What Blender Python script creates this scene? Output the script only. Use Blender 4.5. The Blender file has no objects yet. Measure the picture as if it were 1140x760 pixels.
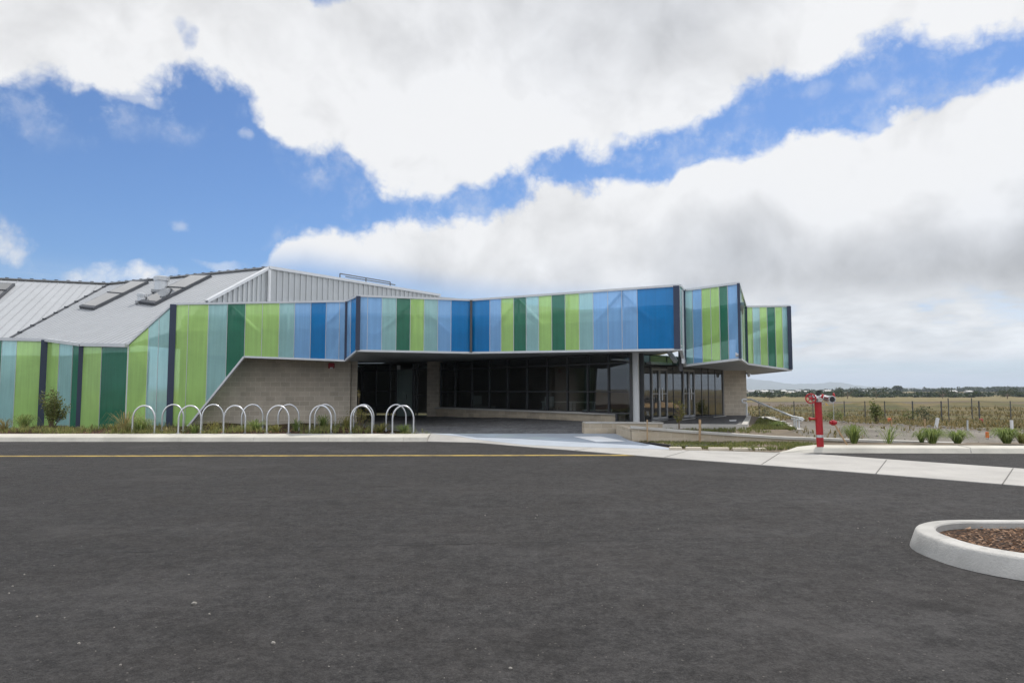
import bpy, math, random
from mathutils import Vector, Matrix
R = math.radians
rnd = random.Random(7)
S = bpy.context.scene
COL = S.collection

# ------------------------------------------------------------------ survey: the photo's rays -> world points
H, F, TH = 1.7, 760.0, R(4.0)
CT, ST = math.cos(TH), math.sin(TH)
def ray(px, py):
    u = (px - 570) / F; v = (380 - py) / F
    k = CT - v * ST
    return u / k, (ST + v * CT) / k            # X per Y, Z per Y (relative to the eye)
def at_y(px, py, Y):
    a, b = ray(px, py); return Vector((a * Y, Y, H + b * Y))
def at_z(px, py, z):
    a, b = ray(px, py); Y = (z - H) / b; return Vector((a * Y, Y, z))
def z_at(Y, py, px=570):
    return H + ray(px, py)[1] * Y
def lerp(a, b, t): return a + (b - a) * t

# ------------------------------------------------------------------ materials
def newmat(name):
    m = bpy.data.materials.new(name); m.use_nodes = True
    nt = m.node_tree; nt.nodes.clear()
    out = nt.nodes.new('ShaderNodeOutputMaterial')
    return m, nt, out
def N(nt, typ, **kw):
    n = nt.nodes.new('ShaderNode' + typ)
    for k, v in kw.items():
        if k.startswith('_'): setattr(n, k[1:], v)
    return n
def math_(nt, op, a, b=None, c=None, clamp=False):
    n = nt.nodes.new('ShaderNodeMath'); n.operation = op; n.use_clamp = clamp
    for i, x in enumerate((a, b, c)):
        if x is None: continue
        if isinstance(x, (int, float)): n.inputs[i].default_value = x
        else: nt.links.new(x, n.inputs[i])
    return n.outputs[0]
def smooth(nt, x, a, b):
    n = nt.nodes.new('ShaderNodeMapRange'); n.interpolation_type = 'SMOOTHSTEP'
    nt.links.new(x, n.inputs[0]); n.inputs[1].default_value = a; n.inputs[2].default_value = b
    return n.outputs[0]
def mixc(nt, f, a, b, blend='MIX'):
    n = nt.nodes.new('ShaderNodeMix'); n.data_type = 'RGBA'; n.blend_type = blend
    if isinstance(f, (int, float)): n.inputs[0].default_value = f
    else: nt.links.new(f, n.inputs[0])
    for i, x in ((6, a), (7, b)):
        if isinstance(x, tuple): n.inputs[i].default_value = (x + (1,))[:4]
        else: nt.links.new(x, n.inputs[i])
    return n.outputs[2]
def noise(nt, vec, scale, detail=4, rough=.55, dist=0):
    n = nt.nodes.new('ShaderNodeTexNoise'); nt.links.new(vec, n.inputs['Vector'])
    n.inputs['Scale'].default_value = scale; n.inputs['Detail'].default_value = detail
    n.inputs['Roughness'].default_value = rough; n.inputs['Distortion'].default_value = dist
    return n.outputs['Fac']
def mapping(nt, vec, scale=(1, 1, 1), loc=(0, 0, 0), rot=(0, 0, 0)):
    n = nt.nodes.new('ShaderNodeMapping'); nt.links.new(vec, n.inputs[0])
    n.inputs['Scale'].default_value = scale; n.inputs['Location'].default_value = loc; n.inputs['Rotation'].default_value = rot
    return n.outputs[0]
def bump(nt, h, strength, dist=.01):
    n = nt.nodes.new('ShaderNodeBump'); nt.links.new(h, n.inputs['Height'])
    n.inputs['Strength'].default_value = strength; n.inputs['Distance'].default_value = dist
    return n.outputs[0]
def objco(nt): return nt.nodes.new('ShaderNodeTexCoord').outputs['Object']
def uvco(nt): return nt.nodes.new('ShaderNodeTexCoord').outputs['UV']
def principled(nt, out, col, rough=.6, metal=0, nrm=None, spec=.5):
    p = nt.nodes.new('ShaderNodeBsdfPrincipled')
    if isinstance(col, tuple): p.inputs['Base Color'].default_value = (col + (1,))[:4]
    else: nt.links.new(col, p.inputs['Base Color'])
    if isinstance(rough, (int, float)): p.inputs['Roughness'].default_value = rough
    else: nt.links.new(rough, p.inputs['Roughness'])
    p.inputs['Metallic'].default_value = metal
    p.inputs['Specular IOR Level'].default_value = spec
    if nrm is not None: nt.links.new(nrm, p.inputs['Normal'])
    nt.links.new(p.outputs[0], out.inputs[0])
    return p
def mul(c, k): return tuple(min(1, x * k) for x in c)
def plain(name, col, rough=.5, metal=0, amt=.12, scale=3, bmp=0, spec=.5, fine=60):
    m, nt, out = newmat(name); co = objco(nt)
    n1 = noise(nt, co, scale, 5); n2 = noise(nt, co, fine, 3)
    f = math_(nt, 'ADD', math_(nt, 'MULTIPLY', n1, .65), math_(nt, 'MULTIPLY', n2, .35))
    f = smooth(nt, f, .3, .7)
    c = mixc(nt, f, mul(col, 1 - amt), mul(col, 1 + amt))
    nr = bump(nt, n2, bmp) if bmp else None
    rg = math_(nt, 'ADD', math_(nt, 'MULTIPLY', n1, .2), rough - .1)
    principled(nt, out, c, rg, metal, nr, spec)
    return m

def asphalt(name, base):
    m, nt, out = newmat(name); co = objco(nt)
    big = noise(nt, co, .22, 5, .6); mid = noise(nt, mapping(nt, co, (.8, 1.15, 1), rot=(0, 0, .12)), .9, 7, .66, .4)
    fine = noise(nt, co, 95, 2, .7); fine2 = noise(nt, co, 38, 3, .7)
    v = nt.nodes.new('ShaderNodeTexVoronoi'); nt.links.new(co, v.inputs['Vector']); v.inputs['Scale'].default_value = 55
    t = math_(nt, 'ADD', math_(nt, 'MULTIPLY', big, .5), math_(nt, 'MULTIPLY', mid, .5))
    t = smooth(nt, t, .38, .62)
    c = mixc(nt, t, mul(base, .66), mul(base, 1.38))
    agg = smooth(nt, math_(nt, 'ADD', math_(nt, 'MULTIPLY', fine, .6), math_(nt, 'MULTIPLY', fine2, .4)), .38, .66)
    c = mixc(nt, agg, mixc(nt, .75, c, mul(base, .35)), mixc(nt, .55, c, mul(base, 2.3)))
    mot = math_(nt, 'ADD', math_(nt, 'MULTIPLY', noise(nt, co, 5, 4, .7), .5), math_(nt, 'MULTIPLY', noise(nt, co, 17, 3, .7), .5))
    c = mixc(nt, smooth(nt, mot, .36, .64), mixc(nt, .42, c, (.010, .010, .011)), mixc(nt, .30, c, mul(base, 2.6)))
    tint = smooth(nt, noise(nt, co, .8, 4, .6), .4, .65)
    c = mixc(nt, math_(nt, 'MULTIPLY', tint, .15), c, (base[0] * 1.12, base[1] * .98, base[2] * .86))
    # pale stones: few voronoi cells picked by their random colour
    sep = nt.nodes.new('ShaderNodeSeparateColor'); nt.links.new(v.outputs['Color'], sep.inputs[0])
    pick = math_(nt, 'MULTIPLY', math_(nt, 'GREATER_THAN', sep.outputs[0], .993), math_(nt, 'LESS_THAN', v.outputs['Distance'], .42))
    c = mixc(nt, math_(nt, 'MULTIPLY', pick, .4), c, (.24, .22, .20))
    # scuffed dusty patches and dark oil marks, each with a shape of its own
    dust = smooth(nt, noise(nt, mapping(nt, co, (.8, 1.1, 1), (3.1, 7.7, 0)), .55, 7, .7), .50, .68)
    c = mixc(nt, math_(nt, 'MULTIPLY', dust, .30), c, mul(base, 2.6))
    oil = smooth(nt, noise(nt, mapping(nt, co, (.9, 1.4, 1), (9.4, 2.2, 0)), .75, 7, .66), .56, .72)
    c = mixc(nt, math_(nt, 'MULTIPLY', oil, .55), c, mul(base, .35))
    tr = nt.nodes.new('ShaderNodeTexWave'); nt.links.new(mapping(nt, co, (.05, 1, 1), rot=(0, 0, .06)), tr.inputs['Vector'])
    tr.inputs['Scale'].default_value = .16; tr.inputs['Distortion'].default_value = 3; tr.inputs['Detail'].default_value = 3
    c = mixc(nt, math_(nt, 'MULTIPLY', tr.outputs['Fac'], .26), c, mul(base, .6))
    h = math_(nt, 'ADD', fine, math_(nt, 'MULTIPLY', fine2, .8))
    principled(nt, out, c, .86, 0, bump(nt, h, .8, .014), .14)
    return m

def concrete(name, base, amt=.12, stain=.25, bmp=.15):
    m, nt, out = newmat(name); co = objco(nt)
    n1 = noise(nt, co, .9, 6, .62); n2 = noise(nt, co, 45, 3, .7); n3 = noise(nt, mapping(nt, co, (1, 1, .25)), 3.2, 5, .6)
    c = mixc(nt, smooth(nt, n1, .3, .7), mul(base, 1 - amt), mul(base, 1 + amt))
    c = mixc(nt, math_(nt, 'MULTIPLY', smooth(nt, n3, .54, .74), stain), c, mul(base, .55))
    c = mixc(nt, math_(nt, 'MULTIPLY', smooth(nt, n2, .5, .75), .22), c, mul(base, .7))
    principled(nt, out, c, .85, 0, bump(nt, n2, bmp, .01), .3)
    return m

def blockwork(name, c1, c2, mortar, bw=.4, bh=.2):
    m, nt, out = newmat(name); co = uvco(nt)
    b = nt.nodes.new('ShaderNodeTexBrick'); nt.links.new(co, b.inputs['Vector'])
    b.offset = .5; b.inputs['Scale'].default_value = 1
    b.inputs['Brick Width'].default_value = bw; b.inputs['Row Height'].default_value = bh
    b.inputs['Mortar Size'].default_value = .008; b.inputs['Mortar Smooth'].default_value = .3
    b.inputs['Color1'].default_value = c1 + (1,); b.inputs['Color2'].default_value = c2 + (1,); b.inputs['Mortar'].default_value = mortar + (1,)
    n = noise(nt, co, 1.1, 5, .6); n2 = noise(nt, co, 38, 3, .75)
    c = mixc(nt, .55, b.outputs['Color'], mixc(nt, smooth(nt, n, .3, .7), (.42, .42, .42), (.62, .61, .6)), 'OVERLAY')
    c = mixc(nt, math_(nt, 'MULTIPLY', smooth(nt, n2, .52, .72), .45), c, mul(c1, .5))
    h = math_(nt, 'SUBTRACT', math_(nt, 'MULTIPLY', n2, .5), b.outputs['Fac'])
    principled(nt, out, c, .9, 0, bump(nt, h, .5, .012), .25)
    return m

def polycarb(name, col, clear=.22):
    m, nt, out = newmat(name); co = uvco(nt)
    sep = nt.nodes.new('ShaderNodeSeparateXYZ'); nt.links.new(co, sep.inputs[0])
    w = nt.nodes.new('ShaderNodeTexWave'); w.bands_direction = 'X'; nt.links.new(co, w.inputs['Vector'])
    w.inputs['Scale'].default_value = 6.5; w.inputs['Distortion'].default_value = 0
    st = noise(nt, mapping(nt, co, (9, .35, 1)), 1.0, 5, .65)
    cl = noise(nt, co, .75, 4, .6)
    f = math_(nt, 'ADD', math_(nt, 'MULTIPLY', st, .55), math_(nt, 'MULTIPLY', cl, .45))
    c = mixc(nt, smooth(nt, f, .3, .7), mul(col, .86), mul(col, 1.12))
    c = mixc(nt, math_(nt, 'MULTIPLY', w.outputs['Fac'], .10), c, mul(col, .6))
    d = nt.nodes.new('ShaderNodeBsdfDiffuse'); nt.links.new(c, d.inputs[0])
    t = nt.nodes.new('ShaderNodeBsdfTranslucent'); nt.links.new(c, t.inputs[0])
    tp = nt.nodes.new('ShaderNodeBsdfTransparent'); nt.links.new(mixc(nt, .35, c, (1, 1, 1)), tp.inputs[0])
    g = nt.nodes.new('ShaderNodeBsdfGlossy'); g.inputs['Roughness'].default_value = .07
    nt.links.new(bump(nt, math_(nt, 'ADD', cl, math_(nt, 'MULTIPLY', w.outputs['Fac'], .1)), .10, .05), g.inputs['Normal'])
    m1 = nt.nodes.new('ShaderNodeMixShader'); m1.inputs[0].default_value = .16
    nt.links.new(d.outputs[0], m1.inputs[1]); nt.links.new(t.outputs[0], m1.inputs[2])
    m2 = nt.nodes.new('ShaderNodeMixShader'); m2.inputs[0].default_value = clear
    nt.links.new(m1.outputs[0], m2.inputs[1]); nt.links.new(tp.outputs[0], m2.inputs[2])
    fr = nt.nodes.new('ShaderNodeFresnel'); fr.inputs[0].default_value = 1.45
    m3 = nt.nodes.new('ShaderNodeMixShader'); nt.links.new(math_(nt, 'MULTIPLY', fr.outputs[0], .7), m3.inputs[0])
    nt.links.new(m2.outputs[0], m3.inputs[1]); nt.links.new(g.outputs[0], m3.inputs[2])
    nt.links.new(m3.outputs[0], out.inputs[0])
    return m

def glassmat(name, tint, base=.05, k=1.5, wob=.02):
    m, nt, out = newmat(name); co = objco(nt)
    tp = nt.nodes.new('ShaderNodeBsdfTransparent'); tp.inputs[0].default_value = tint + (1,)
    g = nt.nodes.new('ShaderNodeBsdfGlossy'); g.inputs['Roughness'].default_value = .01
    nt.links.new(bump(nt, noise(nt, co, .5, 2), wob, .1), g.inputs['Normal'])
    fr = nt.nodes.new('ShaderNodeFresnel'); fr.inputs[0].default_value = 1.5
    mx = nt.nodes.new('ShaderNodeMixShader'); nt.links.new(math_(nt, 'MULTIPLY_ADD', fr.outputs[0], k, base, True), mx.inputs[0])
    nt.links.new(tp.outputs[0], mx.inputs[1]); nt.links.new(g.outputs[0], mx.inputs[2]); nt.links.new(mx.outputs[0], out.inputs[0])
    return m

def leafmat(name, a, b, scale=9):
    m, nt, out = newmat(name); co = objco(nt)
    n = noise(nt, co, scale, 3, .7)
    g = nt.nodes.new('ShaderNodeNewGeometry')
    f = math_(nt, 'ADD', math_(nt, 'MULTIPLY', n, .55), math_(nt, 'MULTIPLY', g.outputs['Random Per Island'], .45))
    c = mixc(nt, smooth(nt, f, .25, .75), a, b)
    d = nt.nodes.new('ShaderNodeBsdfPrincipled'); nt.links.new(c, d.inputs['Base Color']); d.inputs['Roughness'].default_value = .55
    d.inputs['Specular IOR Level'].default_value = .3
    t = nt.nodes.new('ShaderNodeBsdfTranslucent'); nt.links.new(c, t.inputs[0])
    mx = nt.nodes.new('ShaderNodeMixShader'); mx.inputs[0].default_value = .35
    nt.links.new(d.outputs[0], mx.inputs[1]); nt.links.new(t.outputs[0], mx.inputs[2]); nt.links.new(mx.outputs[0], out.inputs[0])
    return m

def fieldmat():
    m, nt, out = newmat('field_ground'); co = objco(nt)
    sx = nt.nodes.new('ShaderNodeSeparateXYZ'); nt.links.new(co, sx.inputs[0])
    y = sx.outputs[1]
    big = noise(nt, mapping(nt, co, (.5, 1.2, 1)), .035, 6, .6); mid = noise(nt, co, .35, 5, .65); fine = noise(nt, co, 9, 4, .7)
    f = math_(nt, 'ADD', math_(nt, 'MULTIPLY', big, .55), math_(nt, 'MULTIPLY', mid, .45))
    grass = mixc(nt, smooth(nt, f, .38, .62), (.07, .07, .026), (.18, .13, .055))
    grass = mixc(nt, math_(nt, 'MULTIPLY', smooth(nt, fine, .4, .7), .35), grass, (.05, .055, .02))
    dirt = mixc(nt, smooth(nt, fine, .35, .65), (.07, .055, .042), (.16, .125, .095))
    dm = smooth(nt, noise(nt, mapping(nt, co, (.25, 1.1, 1), (11, 3, 0)), .03, 5, .6), .56, .62)
    band = math_(nt, 'MULTIPLY', smooth(nt, math_(nt, 'ADD', y, math_(nt, 'MULTIPLY', mid, 40)), 140, 150), math_(nt, 'SUBTRACT', 1, smooth(nt, math_(nt, 'ADD', y, math_(nt, 'MULTIPLY', big, 60)), 195, 215)))
    dm = math_(nt, 'MAXIMUM', dm, math_(nt, 'MULTIPLY', band, smooth(nt, mid, .3, .5)))
    c = mixc(nt, dm, grass, dirt)
    gcol = mixc(nt, smooth(nt, math_(nt, 'ADD', math_(nt, 'MULTIPLY', fine, .5), math_(nt, 'MULTIPLY', mid, .5)), .35, .65), (.12, .108, .093), (.235, .215, .185))
    gcol = mixc(nt, math_(nt, 'MULTIPLY', smooth(nt, math_(nt, 'ADD', y, math_(nt, 'MULTIPLY', mid, 9)), 33, 38), .85), gcol, mixc(nt, smooth(nt, fine, .35, .65), (.055, .043, .033), (.17, .135, .095)))
    near = math_(nt, 'ADD', y, math_(nt, 'MULTIPLY', mid, 8))
    c = mixc(nt, smooth(nt, near, 41, 46), gcol, c)
    far = smooth(nt, y, 150, 260)
    c = mixc(nt, math_(nt, 'MULTIPLY', far, .5), c, (.20, .165, .075))
    principled(nt, out, c, .95, 0, bump(nt, math_(nt, 'ADD', fine, mid), .6, .08), .2)
    return m

MT = {}
MT['asphalt'] = asphalt('asphalt_surface', (.037, .0355, .035))
MT['paving'] = asphalt('dark_paving', (.16, .16, .162))
MT['kerb'] = concrete('kerb_concrete', (.47, .45, .395))
MT['path'] = concrete('path_concrete', (.365, .352, .33), .10, .15)
MT['bluepath'] = concrete('blue_grey_concrete', (.35, .385, .43), .06, .08)
MT['white_tile'] = concrete('white_tactile_tile', (.8, .8, .79), .04, .05)
def paintmat(name, col, under):
    m, nt, out = newmat(name); co = objco(nt)
    w = math_(nt, 'ADD', math_(nt, 'MULTIPLY', noise(nt, co, 1.3, 6, .7), .6), math_(nt, 'MULTIPLY', noise(nt, co, 60, 3, .7), .4))
    c = mixc(nt, math_(nt, 'MULTIPLY', smooth(nt, w, .42, .62), .85), col, under)
    principled(nt, out, c, .8, 0, bump(nt, noise(nt, co, 90, 2), .4, .01), .3); return m
MT['yellow'] = paintmat('yellow_line_paint', (.40, .28, .065), (.06, .052, .045))
MT['block'] = blockwork('split_face_block', (.53, .475, .395), (.44, .39, .32), (.66, .61, .53))
MT['blockp'] = blockwork('pale_block', (.54, .465, .355), (.41, .35, .27), (.56, .50, .41), .4, .19)
MT['capstone'] = concrete('cap_concrete', (.50, .485, .45), .1, .3)
MT['roof'] = plain('zincalume_roof', (.36, .375, .39), .5, .15, .06, 1.2)
MT['rib'] = plain('roof_rib_metal', (.33, .345, .36), .5, .15, .05, 1.2)
MT['wallmetal'] = plain('grey_wall_cladding', (.47, .49, .50), .5, .1, .06, 1)
MT['dark'] = plain('dark_flashing', (.03, .035, .045), .5, 0, .2, 4)
MT['silver'] = plain('silver_trim', (.62, .64, .66), .4, .3, .05, 3)
MT['navy'] = plain('navy_powder_coat', (.028, .042, .085), .45, 0, .08, 3)
MT['frame'] = plain('charcoal_frame', (.07, .072, .078), .4, .2, .08, 5)
MT['soffit'] = plain('grey_soffit_sheet', (.45, .475, .49), .6, 0, .05, 1)
MT['white'] = plain('white_paint', (.72, .73, .74), .4, 0, .05, 3)
MT['galv'] = plain('galvanised_steel', (.55, .57, .59), .38, .75, .10, 14)
MT['steel'] = plain('brushed_hoop_steel', (.68, .69, .71), .33, .8, .06, 10)
MT['red'] = plain('red_gloss_paint', (.36, .008, .014), .35, 0, .12, 8)
MT['chrome'] = plain('worn_chrome', (.62, .62, .62), .25, .9, .1, 20)
MT['black'] = plain('black_rubber', (.015, .015, .016), .6, 0, .1, 8)
MT['inwall'] = plain('inner_wall_lining', (.52, .53, .54), .8, 0, .05, 1)
MT['room'] = plain('dark_room_lining', (.34, .34, .345), .8, 0, .15, .7)
MT['floor'] = plain('room_floor', (.26, .25, .235), .4, 0, .1, 1)
MT['wood'] = plain('stake_timber', (.42, .29, .17), .8, 0, .2, 12)
MT['bark'] = plain('bark', (.16, .12, .08), .9, 0, .3, 20)
MT['orange'] = plain('orange_plastic', (.72, .13, .03), .5, 0, .1, 8)
MT['mulch'] = None
MT['frost'] = plain('frosted_door_glass', (.22, .29, .275), .25, 0, .06, 1.5)
MT['glass'] = glassmat('tinted_glass', (.50, .56, .56), .07, 1.6)
MT['mirror_glass'] = glassmat('reflective_glass', (.28, .32, .32), .09, 1.5)
MT['alu'] = plain('grey_aluminium', (.30, .31, .32), .4, .4, .06, 5)
MT['sky_glass'] = glassmat('skylight_glass', (.30, .40, .39), .24, 1.2)
PC = {
    'lg': polycarb('lime_polycarbonate', (.49, .78, .24), .24),
    'dg': polycarb('forest_green_polycarbonate', (.035, .21, .125), .2),
    'te': polycarb('aqua_polycarbonate', (.41, .71, .71), .32),
    'lb': polycarb('pale_blue_polycarbonate', (.27, .54, .95), .24),
    'db': polycarb('deep_blue_polycarbonate', (.0, .21, .55), .12),
}
def mulchmat():
    m, nt, out = newmat('bark_mulch'); co = objco(nt)
    v = nt.nodes.new('ShaderNodeTexVoronoi'); nt.links.new(mapping(nt, co, (1, 1.7, 1)), v.inputs['Vector']); v.inputs['Scale'].default_value = 22
    sep = nt.nodes.new('ShaderNodeSeparateColor'); nt.links.new(v.outputs['Color'], sep.inputs[0])
    c = mixc(nt, sep.outputs[0], (.07, .036, .02), (.30, .165, .09))
    c = mixc(nt, smooth(nt, v.outputs['Distance'], .0, .7), c, (.02, .012, .008))
    principled(nt, out, c, .9, 0, bump(nt, v.outputs['Distance'], 1, .03), .2)
    return m
MT['mulch'] = mulchmat()
MT['chip'] = leafmat('bark_chips', (.08, .04, .02), (.36, .20, .10), 20)
MT['field'] = fieldmat()
MT['grass1'] = leafmat('lomandra_leaf', (.075, .13, .03), (.30, .36, .10))
MT['grass2'] = leafmat('dry_grass_leaf', (.16, .14, .05), (.36, .30, .13))
MT['lawn'] = leafmat('lawn_blade', (.07, .11, .025), (.26, .25, .08))
MT['rough_green'] = leafmat('bed_grass_blade', (.10, .14, .035), (.36, .34, .12))
MT['rough'] = leafmat('rough_grass_blade', (.09, .095, .032), (.29, .215, .09), .4)
MT['shrub'] = leafmat('olive_shrub_leaf', (.06, .085, .022), (.22, .24, .075))
MT['yellowleaf'] = leafmat('yellow_green_leaf', (.13, .14, .03), (.30, .27, .08))
MT['tree'] = leafmat('far_tree_leaf', (.018, .032, .012), (.055, .075, .026), .3)
MT['soil'] = plain('planter_soil', (.14, .11, .075), .95, 0, .35, 2.5, .4)
MT['hill'] = plain('far_hill', (.10, .11, .07), .95, 0, .25, .004)
MT['stone'] = plain('pebble', (.24, .225, .20), .8, 0, .2, 30)
MT['bank'] = None
def bankmat():
    m, nt, out = newmat('earth_bank_soil'); co = objco(nt)
    sx = nt.nodes.new('ShaderNodeSeparateXYZ'); nt.links.new(co, sx.inputs[0])
    n = noise(nt, co, .25, 5, .6)
    s = math_(nt, 'SINE', math_(nt, 'MULTIPLY_ADD', sx.outputs[2], 5.5, math_(nt, 'MULTIPLY', n, 5)))
    c = mixc(nt, smooth(nt, s, -.1, .5), (.035, .03, .026), (.40, .27, .14))
    principled(nt, out, c, .95)
    return m
MT['bank'] = bankmat()
MT['housew'] = plain('pale_house_wall', (.48, .47, .45), .7, 0, .05, .5)
MT['houser'] = plain('grey_house_roof', (.30, .30, .32), .6, 0, .1, .5)

# ------------------------------------------------------------------ mesh builder
class MB:
    def __init__(s): s.v = []; s.f = []; s.uv = []
    def face(s, pts, uv=None):
        i = len(s.v); s.v += [tuple(p) for p in pts]; s.f.append(list(range(i, i + len(pts)))); s.uv.append(uv)
    def mesh(s, vs, fs):
        i = len(s.v); s.v += [tuple(p) for p in vs]
        for f in fs: s.f.append([i + k for k in f]); s.uv.append(None)
    def hexa(s, b):      # 8 corners: bottom ring 0-3, top ring 4-7
        s.mesh(b, [(3, 2, 1, 0), (4, 5, 6, 7), (0, 1, 5, 4), (1, 2, 6, 5), (2, 3, 7, 6), (3, 0, 4, 7)])
    def box(s, c, d, rz=0):
        cx, cy, cz = c; a, b, h = d[0] / 2, d[1] / 2, d[2] / 2; co, si = math.cos(rz), math.sin(rz)
        q = [(-a, -b), (a, -b), (a, b), (-a, b)]
        q = [(cx + x * co - y * si, cy + x * si + y * co) for x, y in q]
        s.hexa([(x, y, cz - h) for x, y in q] + [(x, y, cz + h) for x, y in q])
    def beam(s, p, q, w, h, up=(0, 0, 1)):
        p, q = Vector(p), Vector(q); d = (q - p)
        if d.length < 1e-6: return
        d.normalize(); u = Vector(up)
        r = d.cross(u)
        if r.length < 1e-4: r = d.cross(Vector((1, 0, 0)))
        r.normalize(); u = r.cross(d); r *= w / 2; u *= h / 2
        s.hexa([p - r - u, p + r - u, p + r + u, p - r + u, q - r - u, q + r - u, q + r + u, q - r + u])
    def tube(s, pts, r, n=8, cap=True):
        pts = [Vector(p) for p in pts]; rs = r if isinstance(r, (list, tuple)) else [r] * len(pts)
        rings = []; prev = None
        for i, p in enumerate(pts):
            d = (pts[min(i + 1, len(pts) - 1)] - pts[max(i - 1, 0)]).normalized()
            a = prev if prev is not None else Vector((0, 0, 1)).cross(d)
            if prev is None and a.length < 1e-3: a = Vector((1, 0, 0))
            a = (a - d * a.dot(d)).normalized(); prev = a; b = d.cross(a)
            rings.append([p + (a * math.cos(2 * math.pi * k / n) + b * math.sin(2 * math.pi * k / n)) * rs[i] for k in range(n)])
        vs = [v for ring in rings for v in ring]; fs = []
        for i in range(len(pts) - 1):
            for k in range(n):
                fs.append((i * n + k, i * n + (k + 1) % n, (i + 1) * n + (k + 1) % n, (i + 1) * n + k))
        if cap: fs.append(tuple(range(n - 1, -1, -1))); fs.append(tuple(range((len(pts) - 1) * n, len(pts) * n)))
        s.mesh(vs, fs)
    def lathe(s, c, prof, n=20, axis=(0, 0, 1)):
        ax = Vector(axis).normalized(); c = Vector(c)
        s.tube([c + ax * z for r, z in prof], [max(r, .0005) for r, z in prof], n)
    def torus(s, c, axis, R_, r, n=24, k=8):
        ax = Vector(axis).normalized(); a = ax.orthogonal().normalized(); b = ax.cross(a); c = Vector(c)
        vs = []; fs = []
        for i in range(n):
            t = 2 * math.pi * i / n; d = a * math.cos(t) + b * math.sin(t)
            for j in range(k):
                q = 2 * math.pi * j / k; vs.append(c + d * (R_ + r * math.cos(q)) + ax * r * math.sin(q))
        for i in range(n):
            for j in range(k):
                fs.append((i * k + j, ((i + 1) % n) * k + j, ((i + 1) % n) * k + (j + 1) % k, i * k + (j + 1) % k))
        s.mesh(vs, fs)
    def prism(s, poly, z0, z1):
        n = len(poly); b = [(p[0], p[1], z0) for p in poly]; t = [(p[0], p[1], z1) for p in poly]
        s.mesh(b + t, [tuple(range(n - 1, -1, -1)), tuple(range(n, 2 * n))] + [(i, (i + 1) % n, n + (i + 1) % n, n + i) for i in range(n)])
    def wall(s, p, q, z0, z1, th, z0b=None, z1b=None, u0=0):     # wall from p to q (plan), front face on the p-q line, thickness away from the eye
        p, q = Vector((p[0], p[1])), Vector((q[0], q[1])); d = (q - p); L = d.length; d.normalize(); n = Vector((-d.y, d.x))
        if n.dot(p) < 0: n = -n
        n *= th; z0b = z0 if z0b is None else z0b; z1b = z1 if z1b is None else z1b
        A = [(p.x, p.y, z0), (q.x, q.y, z0b), (q.x, q.y, z1b), (p.x, p.y, z1)]
        B = [(x + n.x, y + n.y, z) for x, y, z in A]
        uvf = [(u0, z0), (u0 + L, z0b), (u0 + L, z1b), (u0, z1)]
        s.face(A, uvf); s.face(B[::-1], uvf[::-1])
        s.face([A[3], A[2], B[2], B[3]], [(u0, 0), (u0 + L, 0), (u0 + L, th), (u0, th)])
        s.face([A[1], A[0], B[0], B[1]], [(u0, 0), (u0 + L, 0), (u0 + L, th), (u0, th)])
        s.face([A[0], A[3], B[3], B[0]], [(0, z0), (0, z1), (th, z1), (th, z0)])
        s.face([A[2], A[1], B[1], B[2]], [(0, z1b), (0, z0b), (th, z0b), (th, z1b)])
    def leaf(s, c, d, up, L, w):
        c = Vector(c); d = Vector(d).normalized(); r = d.cross(Vector(up))
        if r.length < 1e-3: r = Vector((1, 0, 0))
        r.normalize()
        s.face([c - d * L / 2, c + r * w / 2, c + d * L / 2, c - r * w / 2])
    def build(s, name, mat, parent=None, smooth_=False, bevel=0):
        me = bpy.data.meshes.new(name)
        off = Vector(parent.location) if parent is not None else Vector((0, 0, 0))
        if parent is not None and parent.parent is not None: off = off + Vector(parent.parent.location)
        me.from_pydata([tuple(Vector(v) - off) for v in s.v], [], s.f)
        if any(u for u in s.uv):
            ul = me.uv_layers.new(name='UVMap'); i = 0
            for f, u in zip(s.f, s.uv):
                for k in range(len(f)):
                    if u: ul.data[i].uv = u[k]
                    i += 1
        me.materials.append(mat)
        if smooth_:
            for p in me.polygons: p.use_smooth = True
        me.update()
        o = bpy.data.objects.new(name, me); COL.objects.link(o)
        if parent is not None: o.parent = parent
        if smooth_ and smooth_ != 'all':
            try:
                me.set_sharp_from_angle(angle=R(40))
            except Exception: pass
        if bevel:
            b = o.modifiers.new('bevel', 'BEVEL'); b.width = bevel; b.segments = 2; b.limit_method = 'ANGLE'; b.angle_limit = R(40)
        return o
def tag(o, label=None, cat=None, group=None, kind=None):
    if label: o['label'] = label
    if cat: o['category'] = cat
    if group: o['group'] = group
    if kind: o['kind'] = kind
    return o
def thing(name, loc, label, cat, group=None):
    o = bpy.data.objects.new(name, None); COL.objects.link(o); o.location = loc; o.empty_display_size = .2
    return tag(o, label, cat, group)
def dup(root, loc, rz, sc=1.0, label=None, group=None):
    r = root.copy(); COL.objects.link(r); r.location = loc; r.rotation_euler = (0, 0, rz); r.scale = (sc, sc, sc)
    if label: r['label'] = label
    if group: r['group'] = group
    for ch in list(root.children):
        c = ch.copy(); COL.objects.link(c); c.parent = r
        for g in list(ch.children):
            d = g.copy(); COL.objects.link(d); d.parent = c
    return r
def struct(name, mb, mat, **k): return tag(mb.build(name, mat, **k), kind='structure')
def stuff(name, mb, mat, **k): return tag(mb.build(name, mat, **k), kind='stuff')

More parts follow.
